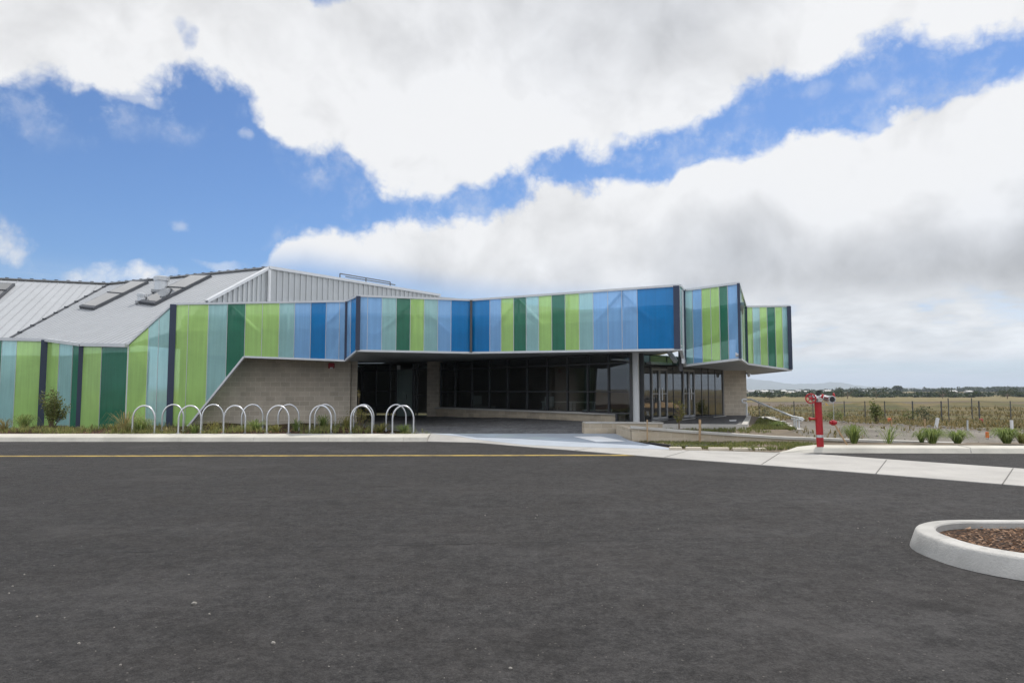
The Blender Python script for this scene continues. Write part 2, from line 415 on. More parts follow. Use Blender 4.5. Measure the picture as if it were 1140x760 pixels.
# ------------------------------------------------------------------ camera, world, sun
cam = bpy.data.cameras.new('camera'); co_ = bpy.data.objects.new('camera', cam); COL.objects.link(co_)
co_.location = (0, 0, H); co_.rotation_euler = (R(90) + TH, 0, 0)
cam.lens = 24; cam.sensor_width = 36; cam.sensor_fit = 'HORIZONTAL'; cam.clip_start = .1; cam.clip_end = 30000
S.camera = co_
SUN_EL, SUN_AZ = R(60), R(34)            # azimuth clockwise from +Y
sd = Vector((math.cos(SUN_EL) * math.sin(SUN_AZ), math.cos(SUN_EL) * math.cos(SUN_AZ), math.sin(SUN_EL)))
sl = bpy.data.lights.new('sun', 'SUN'); so = bpy.data.objects.new('sun', sl); COL.objects.link(so)
sl.energy = 3.5; sl.angle = R(.6); sl.color = (1, .955, .89)
so.rotation_euler = (-sd).to_track_quat('-Z', 'Y').to_euler(); so.location = (0, 0, 60)
S.view_settings.view_transform = 'Standard'; S.view_settings.look = 'None'
S.view_settings.exposure = 0; S.view_settings.gamma = 1; S.view_settings.use_curve_mapping = False
S.cycles.max_bounces = 6; S.cycles.transparent_max_bounces = 16; S.cycles.diffuse_bounces = 3
S.cycles.glossy_bounces = 3; S.cycles.transmission_bounces = 6
S.cycles.sample_clamp_indirect = 6; S.cycles.use_denoising = True

def build_world():
    w = bpy.data.worlds.new('World'); S.world = w; w.use_nodes = True
    nt = w.node_tree; nt.nodes.clear()
    out = nt.nodes.new('ShaderNodeOutputWorld'); bg = nt.nodes.new('ShaderNodeBackground'); bg.inputs[1].default_value = .10
    sky = nt.nodes.new('ShaderNodeTexSky'); sky.sky_type = 'NISHITA'; sky.sun_disc = False
    sky.sun_elevation = SUN_EL; sky.sun_rotation = SUN_AZ; sky.altitude = 50; sky.air_density = 1.0; sky.dust_density = .6; sky.ozone_density = 2.0
    d = nt.nodes.new('ShaderNodeTexCoord').outputs['Generated']
    # wobble the direction so cloud edges billow
    def vnoise(scale, detail, amp, rough=.55):
        n = nt.nodes.new('ShaderNodeTexNoise'); nt.links.new(d, n.inputs['Vector'])
        n.inputs['Scale'].default_value = scale; n.inputs['Detail'].default_value = detail; n.inputs['Roughness'].default_value = rough
        v = nt.nodes.new('ShaderNodeVectorMath'); v.operation = 'MULTIPLY_ADD'
        nt.links.new(n.outputs['Color'], v.inputs[0]); v.inputs[1].default_value = (amp,) * 3; v.inputs[2].default_value = (-amp / 2,) * 3
        return v.outputs[0]
    def vadd(a, b):
        v = nt.nodes.new('ShaderNodeVectorMath'); v.operation = 'ADD'; nt.links.new(a, v.inputs[0]); nt.links.new(b, v.inputs[1]); return v.outputs[0]
    wd = vadd(vadd(d, vnoise(6, 3, .07)), vnoise(26, 6, .022, .6)); wd2 = vadd(d, vnoise(5, 2, .12))
    def azel(v):
        s = nt.nodes.new('ShaderNodeSeparateXYZ'); nt.links.new(v, s.inputs[0])
        return math_(nt, 'ARCTAN2', s.outputs[0], s.outputs[1]), math_(nt, 'ARCSINE', s.outputs[2]), s
    az, el, sw = azel(wd)
    az0, el0, s0 = azel(d)
    A0, A1, E0, E1 = R(-50), R(50), R(-5), R(45)
    azn = smooth_lin(nt, az, A0, A1); azn0 = smooth_lin(nt, az0, A0, A1)
    def curve(pts, inp):
        n = nt.nodes.new('ShaderNodeFloatCurve'); c = n.mapping.curves[0]
        q = []
        for px, py in pts:
            a, b = ray(px, py); L = math.sqrt(a * a + 1 + b * b)
            q.append(((math.atan2(a, 1) - A0) / (A1 - A0), (math.asin(b / L) - E0) / (E1 - E0)))
        q.sort()
        c.points[0].location = q[0]; c.points[1].location = q[-1]
        for p in q[1:-1]: c.points.new(*p)
        for p in c.points: p.handle_type = 'VECTOR'
        n.mapping.extend = 'HORIZONTAL'; n.mapping.update()
        nt.links.new(inp, n.inputs['Value'])
        return math_(nt, 'MULTIPLY_ADD', n.outputs[0], E1 - E0, E0)
    f1 = curve([(-200, 120), (0, 112), (120, 106), (200, 102), (260, 110), (295, 136), (330, 162), (375, 192), (440, 216), (500, 220), (560, 206), (640, 196), (700, 172), (760, 150), (800, 132), (850, 108), (900, 90), (1000, 66), (1140, 46), (1350, 24)], azn)
    f2u = curve([(-200, 345), (250, 345), (300, 300), (315, 275), (340, 262), (400, 250), (460, 230), (535, 230), (560, 208), (600, 184), (680, 198), (735, 203), (750, 170), (790, 160), (860, 152), (920, 142), (965, 126), (1000, 94), (1060, 72), (1140, 58), (1350, 46)], azn)
    f2l = curve([(-200, 310), (250, 310), (340, 306), (420, 320), (500, 335), (600, 345), (880, 352), (1000, 350), (1140, 345), (1350, 340)], azn0)
    fb = curve([(-200, 290), (250, 290), (340, 285), (420, 300), (600, 300), (800, 290), (900, 262), (1000, 235), (1140, 215), (1350, 205)], azn)   # where the big cloud turns grey
    # relief noise, lit from above
    wv = vadd(vadd(d, vnoise(9, 3, .05)), vnoise(40, 5, .012, .6))
    def billow(vec, scale, detail, rough=.5):
        n = nt.nodes.new('ShaderNodeTexVoronoi'); n.feature = 'F1'; n.normalize = True; nt.links.new(vec, n.inputs['Vector'])
        n.inputs['Scale'].default_value = scale; n.inputs['Detail'].default_value = detail; n.inputs['Roughness'].default_value = rough; n.inputs['Lacunarity'].default_value = 2.3
        return math_(nt, 'SUBTRACT', .5, n.outputs['Distance'])
    bl = billow(wv, 9, 4, .55);
    fb_ = noise(nt, wd2, 10, 7, .6)
    fine = math_(nt, 'ADD', math_(nt, 'ADD', math_(nt, 'MULTIPLY', bl, 1.1), math_(nt, 'MULTIPLY', math_(nt, 'SUBTRACT', fb_, .5), .6)), .26)
    r0 = math_(nt, 'ADD', math_(nt, 'MULTIPLY', bl, .22), math_(nt, 'MULTIPLY', noise(nt, wd2, 4.2, 6, .52), .8)); r1 = math_(nt, 'MULTIPLY', noise(nt, mapping(nt, wd2, loc=(-.012, .0, .045)), 4.2, 6, .52), .8)
    low = noise(nt, mapping(nt, d, loc=(3, 1, 7)), 2.6, 3, .45)
    nz = math_(nt, 'MULTIPLY', math_(nt, 'SUBTRACT', fine, .5), .13)
    d1 = math_(nt, 'ADD', math_(nt, 'SUBTRACT', el, f1), nz)
    wsp = math_(nt, 'MULTIPLY', smooth(nt, noise(nt, d, 15, 8, .66), .46, .72), .42)
    a1 = math_(nt, 'MAXIMUM', smooth(nt, d1, -.006, .026), math_(nt, 'MULTIPLY', wsp, smooth(nt, d1, -.055, .005)))
    up = math_(nt, 'SUBTRACT', f2u, el); dn = math_(nt, 'SUBTRACT', el0, f2l)
    d2 = math_(nt, 'ADD', up, math_(nt, 'MULTIPLY', nz, .8))
    a2 = math_(nt, 'MULTIPLY', math_(nt, 'MAXIMUM', smooth(nt, d2, -.004, .020), math_(nt, 'MULTIPLY', wsp, smooth(nt, d2, -.045, .004))), smooth(nt, dn, -.012, .05))
    # small clouds
    def puff(px, py, rx, ry, o=1.0):
        a, b = ray(px, py); L = math.sqrt(a * a + 1 + b * b); ca, ce = math.atan2(a, 1), math.asin(b / L)
        u = math_(nt, 'DIVIDE', math_(nt, 'SUBTRACT', az, ca), rx / F); v = math_(nt, 'DIVIDE', math_(nt, 'SUBTRACT', el, ce), ry / F)
        r = math_(nt, 'ADD', math_(nt, 'MULTIPLY', u, u), math_(nt, 'MULTIPLY', v, v))
        q = math_(nt, 'ADD', math_(nt, 'SUBTRACT', 1, r), math_(nt, 'MULTIPLY', math_(nt, 'SUBTRACT', fine, .5), 3.6))
        return math_(nt, 'MULTIPLY', smooth(nt, q, .1, 1.1), o)
    sm = puff(2, 266, 36, 30)
    for a in [(130, 306, 72, 20, .95), (196, 247, 16, 10, .5), (140, 104, 30, 8, .45), (240, 296, 40, 8, .4), (960, 92, 34, 12, .35), (905, 100, 30, 14, .3), (275, 152, 12, 8, .35)]:
        sm = math_(nt, 'MAXIMUM', sm, puff(*a))
    # blue holes in the upper cloud
    for a in [(196, 48, 13, 22, .6), (372, -8, 34, 14, .95)]:
        a1 = math_(nt, 'MULTIPLY', a1, math_(nt, 'SUBTRACT', 1, puff(*a)))
    # behind the eye and overhead: unseen broken cloud, given extra brightness to fill shaded fronts
    gen = smooth(nt, noise(nt, mapping(nt, d, (1, 1, 1.6), (5, 2, 1)), 2.6, 5, .58), .38, .52)
    front = smooth(nt, s0.outputs[1], .35, .6)
    aa = math_(nt, 'MAXIMUM', math_(nt, 'MAXIMUM', a1, a2), sm)
    hz = smooth(nt, el0, .02, .16)
    aa = math_(nt, 'ADD', math_(nt, 'MULTIPLY', aa, front), math_(nt, 'MULTIPLY', math_(nt, 'MULTIPLY', gen, hz), math_(nt, 'SUBTRACT', 1, front)))
    # cloud light: white tops, grey thick bases
    rel = math_(nt, 'MULTIPLY', math_(nt, 'SUBTRACT', r0, r1), 1.5)
    g1 = math_(nt, 'MULTIPLY', smooth(nt, math_(nt, 'ADD', d1, math_(nt, 'MULTIPLY', math_(nt, 'SUBTRACT', low, .5), .5)), .02, .30), math_(nt, 'ADD', math_(nt, 'MULTIPLY', smooth(nt, az0, -.35, .30), .75), .25))
    g2 = math_(nt, 'MULTIPLY', smooth(nt, math_(nt, 'ADD', math_(nt, 'SUBTRACT', fb, el0), math_(nt, 'MULTIPLY', math_(nt, 'SUBTRACT', low, .5), .35)), -.07, .07), smooth(nt, el0, .07, .15))
    grey = math_(nt, 'MAXIMUM', math_(nt, 'MULTIPLY', g1, math_(nt, 'MULTIPLY', a1, .62)), math_(nt, 'MULTIPLY', g2, math_(nt, 'MULTIPLY', math_(nt, 'SUBTRACT', 1, a1), .72)))
    lit = math_(nt, 'ADD', math_(nt, 'SUBTRACT', 1.0, math_(nt, 'MULTIPLY', grey, .46)), rel)
    lit = math_(nt, 'MINIMUM', math_(nt, 'MAXIMUM', lit, .5), 1.06)
    ccol = mixc(nt, grey, (1.0, 1.0, 1.0), (.93, .955, 1.0))
    vm = nt.nodes.new('ShaderNodeVectorMath'); vm.operation = 'SCALE'; nt.links.new(ccol, vm.inputs[0])
    nt.links.new(math_(nt, 'MULTIPLY', math_(nt, 'MULTIPLY', lit, 8.8), math_(nt, 'MULTIPLY_ADD', math_(nt, 'SUBTRACT', 1, front), .8, 1)), vm.inputs['Scale'])  # out-of-view cloud boosted so faces turned from the sun get more light
    # stacked far cloud over the right-hand horizon
    pf = noise(nt, mapping(nt, d, (1, 1, 3.2), (2, 4, 1)), 7, 8, .58); pf2 = noise(nt, mapping(nt, d, (1, 1, 3.2), (1.985, 4, 1.09)), 7, 8, .58)
    pa = math_(nt, 'MULTIPLY', math_(nt, 'MULTIPLY', smooth(nt, pf, .36, .50), smooth(nt, el0, .018, .05)), math_(nt, 'SUBTRACT', 1, smooth(nt, el0, .13, .19)))
    pa = math_(nt, 'MULTIPLY', pa, smooth(nt, az0, .1, .35))
    pl_ = math_(nt, 'MAXIMUM', math_(nt, 'ADD', .93, math_(nt, 'MULTIPLY', math_(nt, 'SUBTRACT', pf, pf2), 1.1)), .72)
    vp = nt.nodes.new('ShaderNodeVectorMath'); vp.operation = 'SCALE'; vp.inputs[0].default_value = (.98, .99, 1.0); nt.links.new(math_(nt, 'MULTIPLY', pl_, 8.8), vp.inputs['Scale'])
    # clear sky, a little deeper than the raw model, paler streaks near the horizon
    skc = nt.nodes.new('ShaderNodeVectorMath'); skc.operation = 'MULTIPLY'; nt.links.new(sky.outputs[0], skc.inputs[0]); skc.inputs[1].default_value = (.63, .88, 1.20)
    stv = mapping(nt, d, (2.2, 2.2, 26))
    st = noise(nt, stv, 1.5, 6, .6)
    low_band = math_(nt, 'SUBTRACT', 1, smooth(nt, el0, .06, .17))
    pale = math_(nt, 'MULTIPLY', low_band, math_(nt, 'ADD', math_(nt, 'MULTIPLY', smooth(nt, st, .40, .62), .62), .30))
    base = mixc(nt, pale, skc.outputs[0], (8.1, 8.6, 9.3))
    base = mixc(nt, math_(nt, 'MULTIPLY', pa, .9), base, vp.outputs[0])
    c = mixc(nt, math_(nt, 'MULTIPLY', aa, .97), base, vm.outputs[0])
    nt.links.new(c, bg.inputs[0]); nt.links.new(bg.outputs[0], out.inputs[0])
    w.cycles.sampling_method = 'MANUAL'; w.cycles.sample_map_resolution = 256
def smooth_lin(nt, x, a, b):
    n = nt.nodes.new('ShaderNodeMapRange'); nt.links.new(x, n.inputs[0]); n.inputs[1].default_value = a; n.inputs[2].default_value = b
    return n.outputs[0]
build_world()

# ------------------------------------------------------------------ terrain
def tz(x, y):
    r = max(0., math.hypot(x, y))
    s = 1 / (1 + math.exp(max(-60, min(60, -(y - 44) / 3.2))))                       # drop behind the gravel yard
    near = -.03
    if y > 19 and x > 8:
        near = lerp(-.03, max(-.62, min(.40, .22 - .054 * (x - 14))), min(1, (y - 20.6) / 13)) if y > 20.6 else -.03
    z = near * (1 - s) - 1.05 * s
    if y > 60: z -= min(1.2, (y - 60) * .005)
    return z
def terrain():
    xs = [-9000, -4000, -1500, -600, -250, -120, -70, -40, -25] + [-20 + i * 1.0 for i in range(0, 101)] + [85, 92, 100, 115, 135, 160, 200, 260, 340, 500, 800, 1500, 4000, 9000]
    ys = [-3000, -800, -200, -90, -60, -40, -20, -5, 5, 12, 18] + [19 + i * .8 for i in range(0, 66)] + [74, 80, 88, 98, 110, 125, 145, 170, 200, 250, 320, 420, 600, 1000, 2000, 4000, 9000]
    mb = MB(); vs = []
    for y in ys:
        for x in xs:
            jit = 0
            if 21 < y < 120 and x > 6: jit = .05 * math.sin(x * .9 + y * .5) + .04 * math.sin(x * 2.1 - y * 1.3)
            z = tz(x, y) + jit * (1 if y > 34 else .4)
            if y > 46:                                             # spoil heaps
                for (hx, hy, hr, hh) in ((52, 100, 11, 1.5), (63, 118, 9, .9), (84, 125, 13, 1.1), (40, 95, 7, .7), (76, 104, 8, .5), (110, 130, 12, .9)):
                    q = ((x - hx) / hr) ** 2 + ((y - hy) / (hr * .5)) ** 2
                    if q < 1: z += hh * (1 - q) ** 1.2
            vs.append((x, y, z))
    n = len(xs)
    mb.mesh(vs, [(j * n + i, j * n + i + 1, (j + 1) * n + i + 1, (j + 1) * n + i) for j in range(len(ys) - 1) for i in range(n - 1)])
    struct('ground', mb, MT['field'], smooth_='all')
terrain()

# car park
mb = MB(); mb.face([(-60, -40, .004), (40, -40, .004), (40, 19.0, .004), (9.2, 19.0, .004), (4, 22.45, .004), (-60, 22.45, .004)])
struct('car_park', mb, MT['asphalt'])
# yellow line
mb = MB()
ya, yb = at_z(-250, 508.4, .008), at_z(712, 507.0, .008)
ya2, yb2 = at_z(-250, 507.25, .008), at_z(700, 505.8, .008)
mb.face([ya, yb, yb2, ya2]); struct('painted_line', mb, MT['yellow'])
# concrete strip (dropped kerb + footpath)
low_e = [Vector((-2.75, 22.3, .02))] + [at_z(px, py, .02) for px, py in ((530, 492.2), (600, 498), (690, 505), (740, 509), (860, 518), (975, 527), (1140, 540.5), (1400, 562))]
up_r = [Vector((-2.75, 23.3, .20)), Vector((-1.75, 22.95, .13)), at_z(530, 489, .06), at_z(583, 495, .035), at_z(640, 497.2, .03), at_z(690, 498.5, .03), at_z(745, 500, .03)]
def poly_at(pl, x):
    for a, b in zip(pl, pl[1:]):
        if a.x <= x <= b.x: return a.lerp(b, (x - a.x) / max(1e-6, b.x - a.x))
    return pl[-1] if x > pl[-1].x else pl[0]
def ramp_top(x):
    if x < 2.45: return 23.31, .20
    if x < 3.66: return lerp(23.31, 21.3, min(1, max(0, (x - 3.55) / .11))), lerp(.20, .11, min(1, max(0, (x - 3.55) / .11)))
    return lerp(21.28, 19.2, min(1, (x - 3.66) / .9)), lerp(.11, .035, min(1, (x - 3.66) / .9))
def ramp_z(x, y):
    lo = poly_at(up_r, x); ty, tz_ = ramp_top(x); ty = max(lo.y + .01, ty)
    return lerp(lo.z, tz_, max(0, min(1, (y - lo.y) / (ty - lo.y))))
def ramp_pt(px, py, dz=0):
    z = .05
    for _ in range(30):
        p = at_z(px, py, z + dz); z = .5 * z + .5 * ramp_z(p.x, p.y)
    return at_z(px, py, z + dz)
up_e = up_r + [at_z(px, py, .02) for px, py in ((862, 502.8), (905, 504.6), (990, 511), (1140, 521.3), (1400, 540))]
mb = MB()
lo_x = [p.x for p in low_e]
def low_at(t):
    k = t * (len(low_e) - 1); i = min(int(k), len(low_e) - 2); return low_e[i].lerp(low_e[i + 1], k - i)
n = 46
for i in range(n):
    def pr(k):
        t = k / n
        if t < .5:
            u = t / .5; q = poly_at(up_e, lerp(up_e[0].x, up_e[6].x, u)); p = poly_at(low_e, lerp(low_e[0].x, low_e[3].x, u))
        else:
            u = (t - .5) / .5; q = poly_at(up_e, lerp(up_e[6].x, up_e[-1].x, u)); p = poly_at(low_e, lerp(low_e[3].x, low_e[-1].x, u))
        return p, q
    p0_, q0_ = pr(i); p1_, q1_ = pr(i + 1)
    mb.face([p0_, p1_, q1_, q0_]); mb.face([(p0_.x, p0_.y, -.05), (p1_.x, p1_.y, -.05), p1_, p0_])
struct('concrete_path', mb, MT['path'])
# joints in the strip: thin dark sawn grooves
mb = MB()
for (a, b) in (((975, 527), (987, 511.5)), ((1116, 538.5), (1128, 520.8)), ((848, 516.5), (868, 503.8)), ((740, 508.5), (768, 501)), ((640, 501), (668, 497.6))):
    p, q = at_z(a[0], a[1], .025), at_z(b[0], b[1], .025); mb.beam(p, q, .018, .004)
struct('path_joints', mb, plain('joint_grime', (.12, .115, .105), .9))
# blue-grey ramp
mb = MB()
xs_ = [-2.75 + i * (4.5 + 2.75) / 60 for i in range(61)]
for x0_, x1_ in zip(xs_, xs_[1:]):
    for j in range(4):
        c_ = []
        for x, j_ in ((x0_, j), (x1_, j), (x1_, j + 1), (x0_, j + 1)):
            lo_ = poly_at(up_r, x).y; hi_ = max(lo_ + .01, ramp_top(x)[0]); y = lerp(lo_, hi_, j_ / 4); c_.append((x, y, ramp_z(x, y) + .003))
        mb.face(c_)
struct('entrance_ramp', mb, MT['bluepath'])
mb = MB(); q = [ramp_pt(638, 485.6, .012), ramp_pt(668, 485.4, .012), ramp_pt(697, 491, .012), ramp_pt(664, 491.6, .012)]
mb.face(q)
tag(mb.build('tactile_paving', MT['white_tile']), 'white tactile tile patch on the blue-grey ramp', 'paving')
# dark forecourt paving
def fz(x, y): return .45 if x > 4.6 else min(.45, .2 + max(0, (y - 23.3)) * lerp(.009, .10, max(0, min(1, (x + 3.4) / 7.6))))
mb = MB(); ys = [23.3, 24.0, 24.6, 25.2, 25.8, 26.25, 29.3, 36]
def fx0(y): return -2.5 - (y - 23.3) * .75 if y < 29.3 else -9
def fx1(y): return 8.0 + (y - 24.0) * .375 if y > 24 else 2.5
for i in range(len(ys) - 1):
    y0, y1 = ys[i], ys[i + 1]
    for k in range(16):
        x00 = lerp(fx0(y0) - .6, fx1(max(y0, 23.3)), k / 16); x10 = lerp(fx0(y0) - .6, fx1(max(y0, 23.3)), (k + 1) / 16)
        x01 = lerp(fx0(y1) - .6, fx1(y1), k / 16); x11 = lerp(fx0(y1) - .6, fx1(y1), (k + 1) / 16)
        mb.face([(x00, y0, fz(x00, y0)), (x10, y0, fz(x10, y0)), (x11, y1, fz(x11, y1)), (x01, y1, fz(x01, y1))])
struct('forecourt', mb, MT['paving'])

# left kerb
def kerb_run(mb, prof, x0, x1, seg=1.5):
    n = max(1, int((x1 - x0) / seg)); xs = [lerp(x0, x1, i / n) for i in range(n + 1)]
    k = len(prof); vs = [(x, y, z) for x in xs for (y, z) in prof]
    mb.mesh(vs, [(i * k + j, (i + 1) * k + j, (i + 1) * k + j + 1, i * k + j + 1) for i in range(n) for j in range(k - 1)])
    mb.mesh([(x1, y, z) for y, z in prof] + [(x1, prof[-1][0], -.1)], [tuple(range(k + 1))])
mb = MB()
PK = [(22.3, -.05), (22.3, .01), (22.385, .125), (22.41, .145), (22.45, .155), (23.3, .20), (23.32, .05)]
xx = -45
while xx < -2.8:
    e = min(xx + 2.44, -2.75); kerb_run(mb, PK, xx, e - .008); xx += 2.44
struct('kerb', mb, MT['kerb'])

# mulch bed between kerb and facade
mb = MB(); vs = []; nx, ny = 90, 14
for j in range(ny + 1):
    for i in range(nx + 1):
        y = lerp(23.3, 33.5, (j / ny) ** 1.3); x = lerp(-45, fx0(min(y, 29.2)) - .03, i / nx)
        z = .17 + .05 * math.sin(x * 1.7 + y) + .05 * math.sin(x * .61 - y * .8) + .05 * min(1, (y - 23.3) / 3) - (.25 * min(1, max(0, (-x - 14) / 8)) * min(1, (y - 23.3) / 5))
        if j == 0: z = .12
        vs.append((x, y, z))
mb.mesh(vs, [(j * (nx + 1) + i, j * (nx + 1) + i + 1, (j + 1) * (nx + 1) + i + 1, (j + 1) * (nx + 1) + i) for j in range(ny) for i in range(nx)])
tag(mb.build('mulch_bed', MT['mulch'], smooth_='all'), kind='structure')
def mulch_z(x, y): return .17 + .05 * math.sin(x * 1.7 + y) + .05 * math.sin(x * .61 - y * .8) + .05 * min(1, (y - 23.3) / 3) - (.25 * min(1, max(0, (-x - 14) / 8)) * min(1, (y - 23.3) / 5))

# right-hand driveway and kerb
mb = MB()
dr = [at_z(866, 503.2, .006), at_z(905, 504.9, .006), at_z(990, 511.2, .006), at_z(1140, 521.6, .006), at_z(1400, 540.3, .006), Vector((40, 12, .006)), Vector((40, 18.7, .006)), at_z(905, 503, .006)]
mb.face(dr); struct('driveway', mb, MT['asphalt'])
mb = MB()
k0 = at_z(858, 503.2, 0); kx0 = 8.1
PR = [(18.35, -.05), (18.35, .01), (18.45, .13), (18.5, .15), (19.05, .165), (19.07, .0)]
def yshift(x): return -.035 * (x - 8.3)
vs = []; cols = [(k0.x, .02), (7.45, .35), (7.9, .7), (8.35, 1)] + [(8.35 + i * 1.2, 1) for i in range(1, 27)]
for (x, h) in cols:
    for (y, z) in PR: vs.append((x, (y if h > .5 else lerp(k0.y - .3, y, max(h, 0))) + yshift(x), z * h if z > 0 else z))
k = len(PR)
mb.mesh(vs, [(i * k + j, (i + 1) * k + j, (i + 1) * k + j + 1, i * k + j + 1) for i in range(len(cols) - 1) for j in range(k - 1)])
struct('far_kerb', mb, MT['kerb'])
mb = MB()
for i in range(4, 27, 2):
    x = 8.35 + i * 1.2 - 1.0; sh = yshift(x); mb.beam((x, 18.36 + sh, .02), (x + .05, 18.47 + sh, .147), .014, .008); mb.beam((x + .05, 18.5 + sh, .152), (x + .1, 19.04 + sh, .167), .014, .006)
struct('kerb_joints', mb, MT['dark'])

# kerbed island in the right foreground
def rrect(x0, y0, x1, y1, r, n=10):
    p = []
    for cx, cy, a in ((x0 + r, y0 + r, 180), (x1 - r, y0 + r, 270), (x1 - r, y1 - r, 0), (x0 + r, y1 - r, 90)):
        for i in range(n + 1):
            t = R(a + 90 * i / n); p.append((cx + r * math.cos(t), cy + r * math.sin(t)))
    return p
mb = MB(); rings = []
for off, z in ((0, -.05), (0, .01), (.055, .170), (.066, .188), (.085, .197), (.235, .203), (.250, .19), (.26, .08)):
    rings.append([(x, y, z) for x, y in rrect(4.22 + off, 5.95 + off, 13 - off, 8.1 - off, .98 - off)])
n = len(rings[0]); vs = [v for r_ in rings for v in r_]
mb.mesh(vs, [(i * n + j, i * n + (j + 1) % n, (i + 1) * n + (j + 1) % n, (i + 1) * n + j) for i in range(len(rings) - 1) for j in range(n)])
struct('kerb_island', mb, concrete('island_concrete', (.43, .42, .395), .25, .75, .8), smooth_=True)
mb = MB(); mb.face([(x, y, .13) for x, y in rrect(4.22 + .26, 5.95 + .26, 13 - .26, 8.1 - .26, .72)])
struct('island_soil', mb, MT['mulch'])
mb = MB()
for i in range(5200):
    x, y = rnd.uniform(4.55, 9.5), rnd.uniform(6.25, 7.8)
    if x < 5.0 and (y < 6.55 or y > 7.5): continue
    a = rnd.uniform(0, 6.28); dv = Vector((math.cos(a), math.sin(a), rnd.uniform(-.35, .35)))
    L = rnd.uniform(.02, .065)
    c = Vector((x, y, .135 + rnd.random() * .03)); mb.leaf(c, dv, (rnd.uniform(-.5, .5), rnd.uniform(-.5, .5), 1), L, L * rnd.uniform(.25, .6))
stuff('bark_mulch', mb, MT['chip'])
mb = MB()
for i in range(3500):
    y = 23.4 + 3.6 * rnd.random() ** 1.5; x = rnd.uniform(-24, fx0(y) - .1)
    a = rnd.uniform(0, 6.28); L = rnd.uniform(.05, .12)
    mb.leaf((x, y, mulch_z(x, y) + .02 + rnd.random() * .03), (math.cos(a), math.sin(a), rnd.uniform(-.5, .5)), (0, rnd.uniform(-.6, .6), 1), L, L * .4)
stuff('bed_mulch', mb, MT['chip'])
mb = MB(); sm_ = [at_z(px, py, .007) for px, py in ((60, 616), (180, 613), (300, 609), (420, 606.5), (540, 604), (660, 601), (800, 597.5), (930, 594.5))]
for a, b in zip(sm_, sm_[1:]):
    k = 12
    for i in range(k):
        p, q = a.lerp(b, i / k), a.lerp(b, (i + 1) / k); w0, w1 = [.006 + .004 * math.sin(v.x * 9) + .003 * math.sin(v.x * 23) for v in (p, q)]
        mb.face([(p.x, p.y - w0, .007), (q.x, q.y - w1, .007), (q.x, q.y + w1, .007), (p.x, p.y + w0, .007)])
struct('asphalt_seam', mb, plain('seam_bitumen', (.016, .015, .015), .8))
# loose stones on the asphalt
mb = MB()
def pebble(mb, x, y, r):
    vs = []; n = 6
    for zz, rr in ((0, .8), (.5, 1), (.9, .55)):
        for k in range(n):
            a = 2 * math.pi * k / n + rnd.random() * .4; q = r * rr * rnd.uniform(.75, 1.2); vs.append((x + q * math.cos(a), y + q * math.sin(a) * .8, .004 + zz * r))
    fs = [(j * n + k, j * n + (k + 1) % n, (j + 1) * n + (k + 1) % n, (j + 1) * n + k) for j in range(2) for k in range(n)] + [tuple(range(2 * n, 3 * n))]
    mb.mesh(vs, fs)
for px, py, r in ((955, 588.5, .012), (962, 588, .012), (978, 581, .010), (989, 589.5, .012), (987, 593, .009), (1002, 598, .008), (997, 599, .008), (1004, 604, .008), (41, 687, .010), (88, 717, .012), (134, 741, .010), (216, 673, .022), (233, 684, .010), (127, 699, .007), (72, 688, .007), (210, 640, .009), (300, 665, .008), (568, 745, .013), (598, 574, .014), (596, 577, .012), (442, 691, .007), (540, 574, .010), (733, 589, .009), (665, 629, .008), (27, 640, .010), (14, 653, .009), (10, 661, .010), (60, 630, .008), (304, 717, .018)):
    p = at_z(px, py, 0); pebble(mb, p.x, p.y, r)
for i in range(40):
    px, py = rnd.uniform(0, 1140), 510 + 250 * rnd.random(); p = at_z(px, py, 0)
    if 4 < p.x and 5.7 < p.y < 8.4: continue
    pebble(mb, p.x, p.y, rnd.uniform(.003, .006))
stuff('loose_pebbles', mb, MT['stone'])

# ------------------------------------------------------------------ the building
B = thing('building', (0, 28, 0), 'low building wrapped in faceted green and blue translucent panels under a pale metal roof', 'building')
ZT = 5.15
SL, NX, NY = .5, .41, .91           # roof plane over the left wing
C1 = at_z(142, 384, 3.5)
def plane2(px, py):
    a, b = ray(px, py)
    c0 = 3.5 - SL * (NX * C1.x + NY * C1.y)
    Y = (c0 - H) / (b - SL * (NX * a + NY)); return Vector((a * Y, Y, H + b * Y))
B1, A1, V0 = plane2(91, 383), plane2(52, 378), plane2(12, 376.5)
Rg, P_, Q_ = plane2(122, 316.5), plane2(299, 299), plane2(230, 335)
_l0 = at_z(0, 311, Rg.z); _rd = (_l0 - Rg).normalized(); A0 = V0 + _rd * 10
D0 = at_z(193, 338.5, ZT); D1 = at_z(386, 335.3, ZT); F0 = at_z(399, 329.3, ZT); G0 = at_z(524.5, 334, ZT); G1 = at_z(756.5, 317.6, ZT)
H0 = at_z(761.5, 323.3, ZT); H1 = at_z(822, 315.2, ZT); J0 = at_z(830, 341.2, ZT); J1 = at_z(878.3, 340.6, ZT)

